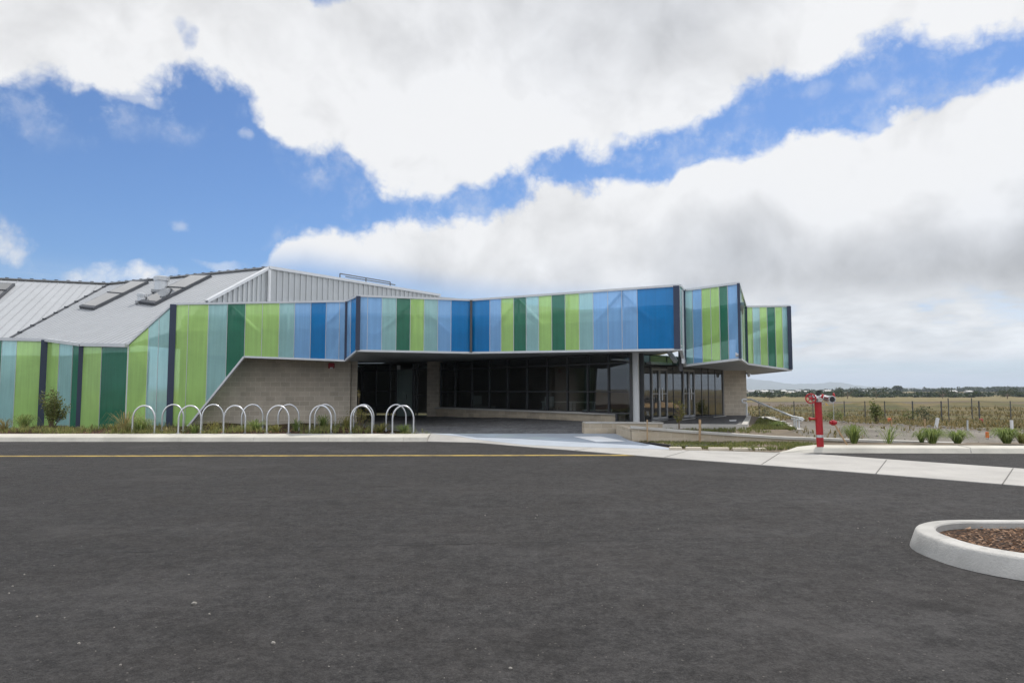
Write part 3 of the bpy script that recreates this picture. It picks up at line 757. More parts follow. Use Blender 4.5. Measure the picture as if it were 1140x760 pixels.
PL = {'lg': 'lime green translucent panel', 'dg': 'dark green translucent panel', 'te': 'pale aqua translucent panel', 'lb': 'pale blue translucent panel', 'db': 'deep blue translucent panel'}
class Seg:
    def __init__(s, p, q, top, bot, panels, name='screen'):
        s.p, s.q = Vector((p.x, p.y)), Vector((q.x, q.y)); s.top, s.bot = top, bot   # lists of (t, z)
        s.d = s.q - s.p; s.L = s.d.length; s.panels = panels; s.name = name
        n = Vector((-s.d.y, s.d.x)).normalized()
        if n.dot(s.p) > 0: n = -n
        s.n = n                                                  # towards the eye
    def t_of(s, px, py=360):
        a = ray(px, py)[0]                                       # X = a*Y
        den = s.d.x - a * s.d.y
        return (a * s.p.y - s.p.x) / den
    def pt(s, t, z, off=0):
        q = s.p + s.d * t + s.n * off; return Vector((q.x, q.y, z))
    @staticmethod
    def ev(pl, t):
        if t <= pl[0][0]: return pl[0][1]
        for (a, za), (b, zb) in zip(pl, pl[1:]):
            if t <= b: return lerp(za, zb, (t - a) / (b - a))
        return pl[-1][1]
    def make(s):
        mb = MB()
        for pl, dz in ((s.top, 0), (s.bot, 0)):
            for (a, za), (b, zb) in zip(pl, pl[1:]): mb.beam(s.pt(a, za), s.pt(b, zb), .10, .075)
        for k_, (t0, t1, c) in enumerate(s.panels[1:]):           # slim joint covers where the colour changes
            if s.panels[k_][2] != c or c != 'db': mb.beam(s.pt(t0, s.ev(s.bot, t0), .010), s.pt(t0, s.ev(s.top, t0), .010), .02, .014, up=(s.d.x, s.d.y, 0))
        if s.L < 2:
            for t in (.02, .98): mb.beam(s.pt(t, s.ev(s.bot, t), -.02), s.pt(t, s.ev(s.top, t), -.02), .05, .05, up=(s.d.x, s.d.y, 0))
        fr = mb.build(s.name, MT['silver'], B)
        for (t0, t1, c) in s.panels:
            t0 = max(0, t0); t1 = min(1, t1)
            if t1 - t0 < 1e-3: continue
            bt = [t0] + [t for t, z in s.bot if t0 < t < t1] + [t1]; tt = [t0] + [t for t, z in s.top if t0 < t < t1] + [t1]
            pts = [(t, s.ev(s.bot, t)) for t in bt] + [(t, s.ev(s.top, t)) for t in reversed(tt)]
            m2 = MB(); m2.face([s.pt(t, z) for t, z in pts], [(t * s.L + s.p.x * .37, z) for t, z in pts])
            m2.build('panel', PC[c], fr)['label'] = PL[c]
        return fr
def panels_px(seg_p, seg_q, cuts, py=360):
    sg = Seg(seg_p, seg_q, [(0, 0), (1, 0)], [(0, 0), (1, 0)], [])
    out = []
    for (a, b, c) in cuts: out.append((sg.t_of(a, py), sg.t_of(b, py), c))
    return out
def zb(p, px, py): return H + ray(px, py)[1] * p.y
segs = []
lowp = {}
# A: far-left low wall (recedes to the left), B, C
gz = -.15
cutsA = [(0, 16.5, 'te'), (16.5, 47, 'lg')]
pa = panels_px(A0, A1, cutsA, 430); t = pa[0][0]; pre = []; seq = ['dg', 'lg', 'lb', 'te', 'dg', 'lg', 'te', 'lb', 'lg']
i = 0; w = pa[0][1] - pa[0][0]
while t > .02: pre.append((max(0, t - w), t, seq[i % len(seq)])); t -= w; i += 1
segs.append(Seg(A0, A1, [(0, A0.z), (1, A1.z)], [(0, gz), (1, gz)], pre[::-1] + pa))
segs.append(Seg(A1, B1, [(0, A1.z), (1, B1.z)], [(0, gz), (1, -.05)], panels_px(A1, B1, [(47, 64.5, 'lg'), (64.5, 79.5, 'te'), (79.5, 92, 'dg')], 430)))
segs.append(Seg(B1, C1, [(0, B1.z), (1, C1.z)], [(0, -.05), (1, .08)], panels_px(B1, C1, [(90, 112, 'lg'), (112, 140.5, 'dg')], 430) + []))
segs[-1].panels[-1] = (segs[-1].panels[-1][0], 1, 'dg')
segs.append(Seg(C1, D0, [(0, C1.z), (1, ZT)], [(0, .08), (1, .1)], [(0, .47, 'lg'), (.47, .70, 'te'), (.70, 1, 'te')]))
# D: high wall whose lower edge cuts up diagonally to the canopy
sD = Seg(D0, D1, [(0, ZT), (1, ZT)], [(0, 0), (1, 0)], [])
tq = [sD.t_of(207, 476), sD.t_of(272, 397), 1]
yq = [(sD.p + sD.d * t).y for t in tq]
botD = [(0, .1), (tq[0], .1), (tq[1], H + ray(272, 397)[1] * yq[1]), (1, H + ray(386, 401.3)[1] * D1.y)]
segs.append(Seg(D0, D1, [(0, ZT), (1, ZT)], botD, panels_px(D0, D1, [(193, 209.6, 'lg'), (209.6, 232, 'lg'), (232, 253, 'te'), (253, 273, 'dg'), (273, 292, 'lg'), (292, 311, 'lg'), (311, 328, 'te'), (328, 346, 'lb'), (346, 363, 'db'), (363, 378, 'lb'), (378, 387, 'lb')])))
zD1 = botD[-1][1]; zF0 = zb(F0, 399, 390.2); zG0 = zb(G0, 524.5, 392.6); zG1 = zb(G1, 756.5, 389)
zH0 = zb(H0, 761.5, 406.8); zH1 = zb(H1, 822, 399.6); zJ0 = zb(J0, 830, 404.8); zJ1 = zb(J1, 878.3, 411.6)
segs.append(Seg(D1, F0, [(0, ZT), (1, ZT)], [(0, zD1), (1, zF0)], [(0, .4, 'lb'), (.4, 1, 'db')]))
segs.append(Seg(F0, G0, [(0, ZT), (1, ZT)], [(0, zF0), (1, zG0)], panels_px(F0, G0, [(399, 409, 'lb'), (409, 425, 'lb'), (425, 441, 'te'), (441, 456.6, 'dg'), (456.6, 472, 'lg'), (472, 487.3, 'te'), (487.3, 502, 'lb'), (502, 525, 'db')])))
segs.append(Seg(G0, G1, [(0, ZT), (1, ZT)], [(0, zG0), (1, zG1)], panels_px(G0, G1, [(524, 545.5, 'db'), (545.5, 558, 'lb'), (558, 572, 'lg'), (572, 586, 'dg'), (586, 600, 'te'), (600, 614.5, 'lg'), (614.5, 629.3, 'dg'), (629.3, 645, 'lg'), (645, 660.5, 'te'), (660.5, 677, 'lb'), (677, 692.6, 'lb'), (692.6, 709.7, 'lb'), (709.7, 727.6, 'db'), (727.6, 744.7, 'db'), (744.7, 757, 'db')])))
segs.append(Seg(G1, H0, [(0, ZT), (1, ZT)], [(0, zG1), (1, zH0)], [(0, 1, 'te')]))
segs.append(Seg(H0, H1, [(0, ZT), (1, ZT)], [(0, zH0), (1, zH1)], panels_px(H0, H1, [(761, 771.6, 'te'), (771.6, 781.8, 'lb'), (781.8, 791.8, 'lg'), (791.8, 801.6, 'lg'), (801.6, 811, 'dg'), (811, 823, 'lb')])))
segs.append(Seg(H1, J0, [(0, ZT), (1, ZT)], [(0, zH1), (1, zJ0)], [(0, .3, 'te'), (.3, .62, 'lg'), (.62, 1, 'dg')]))
segs.append(Seg(J0, J1, [(0, ZT), (1, ZT)], [(0, zJ0), (1, zJ1)], panels_px(J0, J1, [(829, 838, 'lg'), (838, 845.8, 'te'), (845.8, 854, 'lg'), (854, 863, 'dg'), (863, 871, 'lg'), (871, 879, 'te')])))
J2 = Vector((J1.x + 1.2, J1.y + 8, ZT))
segs.append(Seg(J1, J2, [(0, ZT), (1, ZT)], [(0, zJ1), (1, zJ1)], [(i / 6, (i + 1) / 6, c) for i, c in enumerate(('te', 'lg', 'dg', 'lb', 'lg', 'te'))]))
for s in segs: s.make()
# navy corner mullions
def post(p, z0, z1, w=.2, mat='navy', d=.16, name='corner_post', off=.05):
    q = Vector((p.x, p.y)); e = q.normalized(); q = q - e * off
    mb = MB(); mb.box((q.x, q.y, (z0 + z1) / 2), (w, d, z1 - z0), math.atan2(-q.x, q.y) * 1.0)
    return mb.build(name, MT[mat], B)
post(A1, gz, A1.z - .02, .42); post(B1, -.05, B1.z - .02, .20); post(D0, .05, ZT - .02, .24); post(D1, zD1 + .02, ZT - .02, .12)
post(F0, zF0 + .02, ZT - .02, .16); post(G0, zG0 + .02, ZT - .02, .09, 'frame'); post(G1 + Vector((-.10, .05, 0)), zG1 + .02, ZT - .02, .20)
post(H0, zH0 + .02, ZT, .08); post(H1, zH1 + .02, ZT - .02, .09); post(J0, zJ0 + .02, ZT - .02, .12); post(J1, zJ1 + .02, ZT - .02, .16)
post((G1 + H0) / 2, zH0 + .05, ZT - .02, .10, 'silver', .12, 'corner_post', .0)

# diagonal steel bracing inside the screens
for s in segs[4:9] + segs[9:12]:
    if s.L < 2.5: continue
    mb = MB(); n = max(2, int(round(s.L / 2.3))); up = True
    for i in range(n):
        a, b = i / n, (i + 1) / n; za, zb_ = s.ev(s.bot, a) + .1, ZT - .1
        ta = za if up else zb_; tb = zb_ if up else s.ev(s.bot, b) + .1
        if s is segs[4]: ta = max(ta, s.ev(s.bot, a) + .1); tb = max(tb, s.ev(s.bot, b) + .1)
        mb.beam(s.pt(a, ta, -.09), s.pt(b, tb, -.09), .10, .07); up = not up
        if i: mb.beam(s.pt(a, s.ev(s.bot, a) + .1, -.14), s.pt(a, ZT - .1, -.14), .07, .07, up=(s.d.x, s.d.y, 0))
    mb.build('bracing', MT['white'], B)

# inner linings behind the screens (a metre back), roof decks and soffits
def off2(p, dx, dy): return Vector((p.x + dx, p.y + dy))
mb = MB()
for a, b in ((off2(A0, 0, 1.1), off2(A1, 0, 1.1)), (off2(A1, 0, 1.1), off2(B1, 0, 1.1)), (off2(B1, 0, 1.1), off2(C1, .3, 1.0))):
    mb.wall(a, b, -.2, 3.3, .1)
mb.build('inner_wall', MT['inwall'], B)

# block wall under the canopy, entry recess, glazing lines
W1a = Vector((-13.7, 28.15)); W1b = at_z(389.5, 468.2, .36).xy
E0_ = at_z(389.5, 463.0, .30).xy; E1_ = at_z(476, 463.4, .30).xy
P1 = at_z(489.5, 463.6, .30).xy; GL0 = at_z(491, 464.0, .30).xy; GL1 = at_z(703, 471.0, .45).xy
GR0 = at_z(713, 469.5, .45).xy; GR1 = at_z(805, 462.6, .45).xy
mb = MB(); mb.wall(W1a, W1b, -.1, 4.6, .25); mb.wall(W1b + Vector((-.01, .2)), Vector((E0_.x - .03, E0_.y + .3)), -.1, 3.2, .25)
mb.build('block_wall', MT['block'], B)
mb = MB(); e1 = Vector((E1_.x, E1_.y - .35)); p1 = Vector((P1.x, P1.y - .35)); mb.wall(e1, p1, .2, 3.25, .5)
mb.build('block_pier', MT['block'], B)
pr0 = at_z(804.5, 462.3, .45).xy; pr1 = at_z(831.8, 462.0, .45).xy
mb = MB(); mb.wall(pr0, pr1, -.3, 3.0, 5.0); mb.build('block_pier', MT['block'], B)
# soffits
def sheet(pts, name, mat, parent=B): m_ = MB(); m_.face(pts); m_.face([(p[0], p[1], p[2] + .06) for p in pts][::-1]); return m_.build(name, mat, parent)
def v3(p, z): return (p[0], p[1], z)
inn = .03
sheet([v3(D0 + Vector((.4, .25, 0)), 3.06), v3(D1 + Vector((0, inn, 0)), zD1 + .0), v3(F0 + Vector((.02, inn, 0)), zF0 + .0), (F0.x - .2, 37, 3.12), (W1b.x - 3, 37, 3.1), (W1a.x, 29, 3.06)], 'soffit', MT['soffit'])
sheet([v3(F0 + Vector((.02, inn, 0)), zF0), v3(G0 + Vector((0, inn, 0)), zG0), v3(G1 + Vector((0, inn, 0)), zG1), (G1.x + .15, 28, 3.08), (8, 41, 3.1), (-9, 41, 3.12), (F0.x - .2, 37, 3.12)], 'soffit', MT['soffit'])
zs = (zH0 + zH1) / 2
sheet([v3(H0 + Vector((0, inn, 0)), zH0), v3(H1 + Vector((0, inn, 0)), zH1), v3(J0 + Vector((0, inn, 0)), zJ0), v3(J1 + Vector((0, inn, 0)), zJ1), (J2.x, J2.y, zJ1), (10, 36.5, 2.62), (H0.x, 30, 2.66)], 'soffit', MT['soffit'])
# inner parapets and decks (set back so the screens are lit from behind)
def back(a, b, d):
    n = Vector((-(b - a).y, (b - a).x)).normalized()
    if n.dot(a) < 0: n = -n
    return n * d
for a, b in ((F0, G0), (G0, G1)):
    o = back(a.xy, b.xy, 1.0); mb = MB(); mb.wall(a.xy + o, a.xy + o + (b.xy - a.xy) * .86, 3.2, 4.40, .1); mb.build('inner_wall', MT['inwall'], B)
mb = MB()
oF = back(F0.xy, G0.xy, .30); oG = back(G0.xy, G1.xy, .30); oH = back(H0.xy, H1.xy, .30)
deck = [F0.xy + oF, G0.xy + (oF + oG) / 2, G1.xy + oG + Vector((-.4, .2)), H0.xy + oH + Vector((.35, .5)), H1.xy + oH, J0.xy + Vector((0, .4)), J1.xy + Vector((-.4, .4)), J2.xy + Vector((-.4, 0)), Vector((12, 56)), Vector((-13, 56)), Vector((-13, 30.5)), Vector((W1b.x, 29.6)), D1.xy + Vector((.1, .35))]
mb.prism(deck, 4.46, 4.56); mb.build('flat_roof', MT['roof'], B)
mb = MB(); mb.prism([D0.xy + Vector((.3, .32)), D1.xy + Vector((0, .32)), Vector((W1b.x, 29.5)), Vector((W1b.x, 38)), Vector((-13, 38))], 4.62, 4.72); mb.build('flat_roof', MT['roof'], B)

# metal roof of the left wing
def roof_plane(poly, ridge_dir, spacing, name, ribw=.05, ribh=.055):
    poly = [Vector(p) for p in poly]
    n = (poly[1] - poly[0]).cross(poly[-1] - poly[0])
    # best normal from three far points
    a, b, c = poly[0], poly[2], poly[-1]; n = (b - a).cross(c - a).normalized()
    if n.z < 0: n = -n
    m_ = MB(); m_.face(poly); m_.face([p - n * .12 for p in poly][::-1])
    rf = m_.build(name, MT['roof'], B)
    u = Vector((ridge_dir[0], ridge_dir[1])).normalized(); w = Vector((-u.y, u.x))
    q = [(p.x * u.x + p.y * u.y, p.x * w.x + p.y * w.y, p.z) for p in poly]
    lo = min(p[0] for p in q); hi = max(p[0] for p in q); m_ = MB(); x = lo + spacing * .5
    while x < hi:
        hit = []
        for i in range(len(q)):
            A_, B_ = q[i], q[(i + 1) % len(q)]
            if (A_[0] - x) * (B_[0] - x) < 0:
                t = (x - A_[0]) / (B_[0] - A_[0]); hit.append((lerp(A_[1], B_[1], t), lerp(A_[2], B_[2], t)))
        if len(hit) >= 2:
            h0, h1 = min(hit), max(hit)
            p = Vector((u.x * x + w.x * h0[0], u.y * x + w.y * h0[0], h0[1])); r_ = Vector((u.x * x + w.x * h1[0], u.y * x + w.y * h1[0], h1[1]))
            m_.beam(p + n * ribh / 2, r_ + n * ribh / 2, ribw, ribh, up=n)
        x += spacing
    m_.build('ribs', MT['rib'], rf)
    return rf, n
D0b = Vector((D0.x - .25, D0.y + 1.0, 0)); D0b.z = 3.5 + SL * (NX * (D0b.x - C1.x) + NY * (D0b.y - C1.y))
r2, n2 = roof_plane([V0, A1, B1, C1, D0b, Q_, P_, Rg], (NY, -NX), .40, 'roof', .03, .014)
L0 = at_z(0, 311, Rg.z); ld = (L0 - Rg); L1 = Rg + ld * 3.2
r1, n1 = roof_plane([V0, Rg, L1, A0 + _rd * 8, A0], (ld.x, ld.y), .42, 'roof', .04, .028)
# ridge capping with scalloped closures, valley flashing with dots
mb = MB()
for a, b in ((L1, Rg), (Rg, P_)):
    mb.beam(a + Vector((0, 0, .05)), b + Vector((0, 0, .05)), .36, .06)
    mb_n = int((b - a).length / .62)
rc = mb.build('ridge_cap', MT['rib'], r2)
mb = MB()
for a, b in ((L1, Rg), (Rg, P_)):
    k = int((b - a).length / .62)
    for i in range(k):
        p = a.lerp(b, (i + .5) / k) + Vector((0, 0, .10)); mb.box((p.x, p.y, p.z), (.16, .24, .06), math.atan2((b - a).y, (b - a).x))
    mb.beam(a + Vector((0, .06, .07)), b + Vector((0, .06, .07)), .05, .05)
mb.build('ridge_closure', MT['dark'], r2)
mb = MB(); nn = (n1 + n2).normalized(); mb.beam(V0 + nn * .03, Rg + nn * .03, .13, .06, up=nn)
for i in range(9):
    p = V0.lerp(Rg, (i + .7) / 9.4); mb.box((p.x, p.y, p.z + .05), (.2, .14, .07), .4)
mb.build('valley_flashing', MT['dark'], r2)
mb = MB()
for a, b in ((A0, A1), (A1, B1), (B1, C1)): mb.beam(a + Vector((0, -.06, -.02)), b + Vector((0, -.06, -.02)), .16, .14)
mb.build('gutter', MT['silver'], B)
mb = MB(); mb.beam(Q_ - Vector((0, 0, .02)), P_ + Vector((0, 0, .03)), .2, .14); mb.build('barge_flashing', MT['silver'], B)
# upper hall: two facets of ribbed cladding, corner downpipe, parapet
Sp = at_z(489, 329.5, P_.z - .1)
def clad(a, b, zb_, za0, za1, name):
    a, b = Vector((a.x, a.y)), Vector((b.x, b.y)); d = b - a; L = d.length; n = Vector((-d.y, d.x)).normalized()
    if n.dot(a) > 0: n = -n
    m_ = MB(); m_.wall(a, b, zb_, za0, .15, zb_, za1); w = m_.build(name, MT['wallmetal'], B)
    m_ = MB(); k = int(L / .38)
    for i in range(k):
        t = (i + .5) / k; q = a + d * t + n * .03; m_.box((q.x, q.y, (zb_ + lerp(za0, za1, t)) / 2), (.12, .06, lerp(za0, za1, t) - zb_ - .02), math.atan2(d.y, d.x))
    m_.build('cladding_ribs', MT['wallmetal'], w); return w
clad(Vector((Q_.x - .4, Q_.y - 1.2, 0)), P_, 4.4, Q_.z - .65, P_.z - .08, 'clad_wall'); clad(P_, Sp, 4.4, P_.z - .02, Sp.z - .02, 'clad_wall')
mb = MB(); mb.tube([(P_.x + .12, P_.y - .18, 4.4), (P_.x + .12, P_.y - .18, P_.z - .1)], .09, 10); mb.build('downpipe', MT['white'], B)
mb = MB(); mb.beam(P_ + Vector((0, -.03, .05)), Sp + Vector((0, -.03, .05)), .3, .16); mb.build('parapet_cap', MT['silver'], B)
mb = MB(); mb.prism([Vector((P_.x, P_.y + .2)), Vector((Sp.x, Sp.y + .2)), Vector((8, 58)), Vector((-14, 62)), Vector((Rg.x + 2, Rg.y + 12)), Vector((Rg.x + .5, Rg.y + .4))], 4.6, P_.z - .12); mb.build('hall_body', MT['wallmetal'], B)
# safety rail on the hall roof
q0, q1 = P_.lerp(Sp, .36), P_.lerp(Sp, .66)
mb = MB(); zz = .40
for k_ in (0, .28):
    a, b = q0 + Vector((k_, k_, zz - k_ * .5)), q1 + Vector((k_, k_, zz - k_ * .5)); mb.tube([a, b], .035, 6)
for t in (0.0, .5, 1.0):
    a = q0.lerp(q1, t); mb.tube([a + Vector((0, 0, .1)), a + Vector((0, 0, zz))], .035, 6)
mb.build('roof_rail', MT['frame'], B)
# skylights
def skylight(corners, pl, n):
    c = [pl(*p) for p in corners]; up = n * .16
    m_ = MB(); b = [p for p in c]; t = [p + up for p in c]; m_.hexa(b + t); f = m_.build('skylight', MT['dark'], B)
    m_ = MB(); cen = sum(c, Vector()) / 4; m_.face([cen + (p - cen) * .90 + up * 1.06 for p in c]); m_.build('glass', MT['sky_glass'], f)
    m_ = MB(); m_.beam(c[0].lerp(c[3], .5) + up * 1.1, c[1].lerp(c[2], .5) + up * 1.1, .06, .05); m_.build('glazing_bar', MT['dark'], f)
def plane1(px, py):
    a, b = ray(px, py); Y = (n1.dot(V0) - n1.z * H) / (n1.x * a + n1.y + n1.z * b); return Vector((a * Y, Y, H + b * Y))
skylight([(89, 343.5), (105, 345.5), (166, 315.5), (149, 314.5)], plane2, n2)
skylight([(155, 338.5), (173, 340.5), (236, 308.5), (215, 308)], plane2, n2)
skylight([(-40, 333), (-2, 335), (17, 318), (-22, 317)], plane1, n1)
def vent(px, py, rad, h):
    p = plane2(px, py); m_ = MB()
    m_.lathe((p.x, p.y, p.z - .15), [(rad * .86, 0), (rad * .86, h * .62), (rad * .8, h * .63), (rad * .8, h * .72), (rad, h * .73), (rad * 1.02, h * .95), (rad * .7, h), (0, h + .03)], 20)
    v = m_.build('roof_vent', MT['galv'], B, smooth_=True)
    m_ = MB(); m_.box((p.x, p.y, p.z - .02), (rad * 2.3, rad * 2.3, .14), .4); m_.build('flashing', MT['rib'], v)
vent(179.5, 324.5, .40, 1.0); vent(157.5, 336.5, .23, .62)

# ---- glazed front
def glaze(p, q, z0, z1, mull, trans, name='window_wall', fw=.06, glass='glass', dep=.12):
    """mull: list of t, trans: list of z"""
    p, q = Vector((p.x, p.y)), Vector((q.x, q.y)); d = q - p
    m_ = MB(); up = (d.x, d.y, 0)
    for t in mull:
        a = p + d * t; m_.beam((a.x, a.y, z0), (a.x, a.y, z1), dep, fw, up=up)
    for z in trans: m_.beam((p.x, p.y, z), (q.x, q.y, z), .10, fw)
    f = m_.build(name, MT['frame'], B)
    g_ = MB(); ts = sorted(set([0.0, 1.0] + [t for t in mull]))
    for a, b in zip(ts, ts[1:]):
        if b - a < 1e-3: continue
        A_, B_ = p + d * a, p + d * b; g_.face([(A_.x, A_.y, z0), (B_.x, B_.y, z0), (B_.x, B_.y, z1), (A_.x, A_.y, z1)])
    g_.build('glass', MT[glass], f)
    return f
def tpx(p, q, px, py=430):
    d = q - p; a = ray(px, py)[0]; return (a * p.y - p.x) / (d.x - a * d.y)
# long window over a block plinth
plz = .42 + .36
zg = lambda p, py: H + ray(600, py)[1] * p.y
glaze(GL0, GL1, plz, 3.06, [0, 1] + [tpx(GL0, GL1, x) for x in (507, 525.5, 545, 565.5, 587, 609.5, 632, 654.6, 678)], [plz + .03, 1.60, 2.68, 3.03], 'window_wall', .045)
dG = (GL1 - GL0).normalized(); nG = Vector((-dG.y, dG.x)); nG = -nG if nG.dot(GL0) > 0 else nG
PL1 = at_z(692, 470.6, .43).xy
mb = MB(); mb.wall(GL0 + nG * .3, PL1 + nG * .12, .1, plz - .05, .36); mb.build('plinth', MT['blockp'], B)
mb = MB(); a, b = GL0 + nG * .16, PL1 + nG * .0; mb.beam((a.x, a.y, plz - .015), (b.x + .03, b.y, plz - .015), .5, .07); mb.build('sill', MT['capstone'], B)
g2 = PL1; glaze(Vector((lerp(GL0.x, GL1.x, .945), lerp(GL0.y, GL1.y, .945))) + nG * .02, GL1 + nG * .02, .45, plz, [0, 1], [.48])
# entry recess
ze = 3.02
e = glaze(E0_, at_z(441, 463.2, .30).xy, .29, ze, [0, 1] + [tpx(E0_, E1_, x) / tpx(E0_, E1_, 441) for x in (403.5, 418.5, 434)], [.32, .85, 1.60, 2.66, ze - .03])
e2 = at_z(441, 463.2, .30).xy; e3 = at_z(459.5, 463.3, .30).xy
mb = MB(); d = e3 - e2; up = (d.x, d.y, 0)
mb.wall(e2 + Vector((.04, .02)), e3 - Vector((.04, -.02)), .31, ze - .3, .05); dr_ = mb.build('door', MT['frost'], B)
mb = MB(); mb.beam((lerp(e2.x, e3.x, .62), e2.y - .08, 1.15), (lerp(e2.x, e3.x, .62), e2.y - .08, 1.45), .03, .03); mb.build('handle', MT['black'], dr_)
glaze(e3, E1_, .29, ze, [0, .12, .3, 1], [.33, 1.4, ze - .28, ze - .03], 'door')
mb = MB(); pb = at_z(443.5, 408, 0); p = at_y(443.8, 409, e2.y - .25); mb.box(p, (.17, .16, .22)); mb.build('light_fitting', MT['white'], B, bevel=.02)
# right-hand doors and windows
def zr(px, py):
    t = tpx(GR0, GR1, px); return H + ray(px, py)[1] * (GR0.y + (GR1.y - GR0.y) * t)
ts = lambda *xs: [tpx(GR0, GR1, x) for x in xs]
glaze(GR0, GR1, .45, 3.08, [0, 1] + ts(724, 742.8, 749.5, 759, 773, 781, 788.5, 796), [.49, 2.62, 3.04], 'window_wall', .028, 'mirror_glass', .035)
for xs in ((724.8, 733.4, 742.2), (759.8, 766.3, 772.5)):
    for a, b in zip(xs, xs[1:]):
        t0, t1 = tpx(GR0, GR1, a), tpx(GR0, GR1, b); o = Vector((.014, -.014))
        p, q = GR0 + (GR1 - GR0) * t0 + o, GR0 + (GR1 - GR0) * t1 + o
        up = (q.x - p.x, q.y - p.y, 0)
        m_ = MB()
        for t in (.05, .95):
            c = p + (q - p) * t; m_.beam((c.x, c.y, .49), (c.x, c.y, 2.55), .05, .07, up=up)
        for z in (.55, 1.52, 2.5): m_.beam((p.x, p.y, z), (q.x, q.y, z), .05, .09 if z != 1.52 else .05)
        dd = m_.build('door', MT['alu'], B)
        t = .80 if a == xs[0] else .20; c = p + (q - p) * t + Vector((.045, -.045))
        m_ = MB(); m_.tube([(c.x, c.y, 1.25), (c.x, c.y, 1.75)], .022, 8); m_.build('handle', MT['galv'], dd)
mb = MB(); a = GR0 + (GR1 - GR0) * .06 + Vector((.1, -.1)); b = GR0 + (GR1 - GR0) * tpx(GR0, GR1, 742) + Vector((.12, -.12)); mb.beam((a.x, a.y, 2.72), (b.x, b.y, 2.72), .22, .10); mb.build('door_hood', MT['silver'], B)
# corner column and end strut
cp = at_y(708, 430, 25.45)
mb = MB(); mb.box((cp.x, cp.y, 1.75), (.22, .2, 2.7), -.35); mb.build('column', MT['white'], B, bevel=.015)
for px, wd in ((701.5, .17), (714.5, .17)):
    c = at_y(px, 430, 25.9); m_ = MB(); m_.box((c.x, c.y, 1.76), (wd, .14, 2.62), -.3); m_.build('dark_post', MT['frame'], B)
a, b = at_y(744.5, 391.5, 24.4), at_y(752.5, 402.5, 24.0); mb = MB(); mb.beam(a, b, .12, .12); mb.build('strut', MT['silver'], B)
a = at_y(757.5, 400, 23.7); mb = MB(); mb.box((a.x, a.y, 2.75), (.12, .12, .85)); mb.build('strut', MT['frame'], B)
# rooms behind the glass
mb = MB(); mb.face([(-9.5, E0_.y + .3, .455), (E1_.x, E1_.y + .6, .455), (GL0.x, GL0.y + .3, .455), (GL1.x, GL1.y + .05, .455), (GR0.x, GR0.y + .05, .455), (GR1.x, GR1.y + .05, .455), (GR1.x, 46, .455), (-9.5, 46, .455)]); mb.build('floor', MT['floor'], B)
mb = MB(); mb.wall((-9.5, 43), (10.2, 43), .2, 3.15, .1); mb.wall((-9, E0_.y), (-9.5, 43), .2, 3.1, .1); mb.wall((10.0, GR1.y + .1), (10.2, 43), .2, 3.1, .1); mb.wall((GL0.x + .3, GL0.y + .4), (GL0.x + .3, 42.8), .4, 3.1, .1)
mb.build('room_wall', MT['room'], B)
mb = MB(); mb.face([(E0_.x - .1, E0_.y + .06, 3.06), (E1_.x, E1_.y + .06, 3.06), (GL0.x, GL0.y + .08, 3.06), (GL1.x, GL1.y + .08, 3.06), (GR0.x + .03, GR0.y + .1, 3.06), (GR1.x, GR1.y + .1, 3.06), (10.3, 44, 3.06), (-9.5, 44, 3.06)]); mb.build('ceiling', MT['room'], B)
# fittings on the walls
def wallfit(name, px, py, Y, dims, mat, bev=.01):
    p = at_y(px, py, Y); m_ = MB(); m_.box(p, dims); return m_.build(name, MT[mat], B, bevel=bev)
yw = lerp(W1a.y, W1b.y, .9)
o = wallfit('alarm_sounder', 369, 407, yw - .05, (.26, .14, .24), 'red', .04)
o['label'] = 'red alarm box on the block wall'
m_ = MB(); p = at_y(369, 409.5, yw - .13); m_.box(p, (.12, .05, .06)); m_.build('lens', MT['white'], o)
wallfit('intercom', 480, 433, E1_.y - .38, (.10, .05, .14), 'black'); wallfit('intercom', 479.8, 438.5, E1_.y - .38, (.08, .05, .12), 'black')
def seccam(px, py, Y, side):
    p = at_y(px, py, Y); m_ = MB(); m_.lathe(p, [(.075, .12), (.075, .05), (.07, 0), (.05, -.05), (.02, -.07)][::-1], 16); o = m_.build('security_camera', MT['white'], B, smooth_=True)
    m_ = MB(); m_.tube([p + Vector((0, 0, .1)), p + Vector((side, 0, .1))], .03, 8); m_.build('bracket', MT['frame'], o)
seccam(487, 399.5, P1.y - .9, -.2); m_ = MB(); p = at_y(476.5, 399, P1.y - .9); m_.box(p, (.10, .12, .26)); m_.build('light_fitting', MT['white'], B, bevel=.02)
seccam(833.5, 418, pr1.y - .15, -.15)
# white threshold mats in front of the doors
mb = MB()
for q in (((725, 468.4), (742, 466.3), (744, 467.2), (727, 469.4)), ((759, 466.6), (774, 464.9), (774.5, 465.7), (759.5, 467.5)), ((794, 463.6), (808, 462.3), (809, 463), (795, 464.2)), ((811.5, 467.2), (820, 466.9), (819.5, 468.6), (812.5, 468.8))):
    mb.face([at_z(x, y, .462) for x, y in q])
tag(mb.build('tactile_strips', MT['white_tile']), 'pale tactile strips laid on the dark paving before the glazed doors', 'paving')

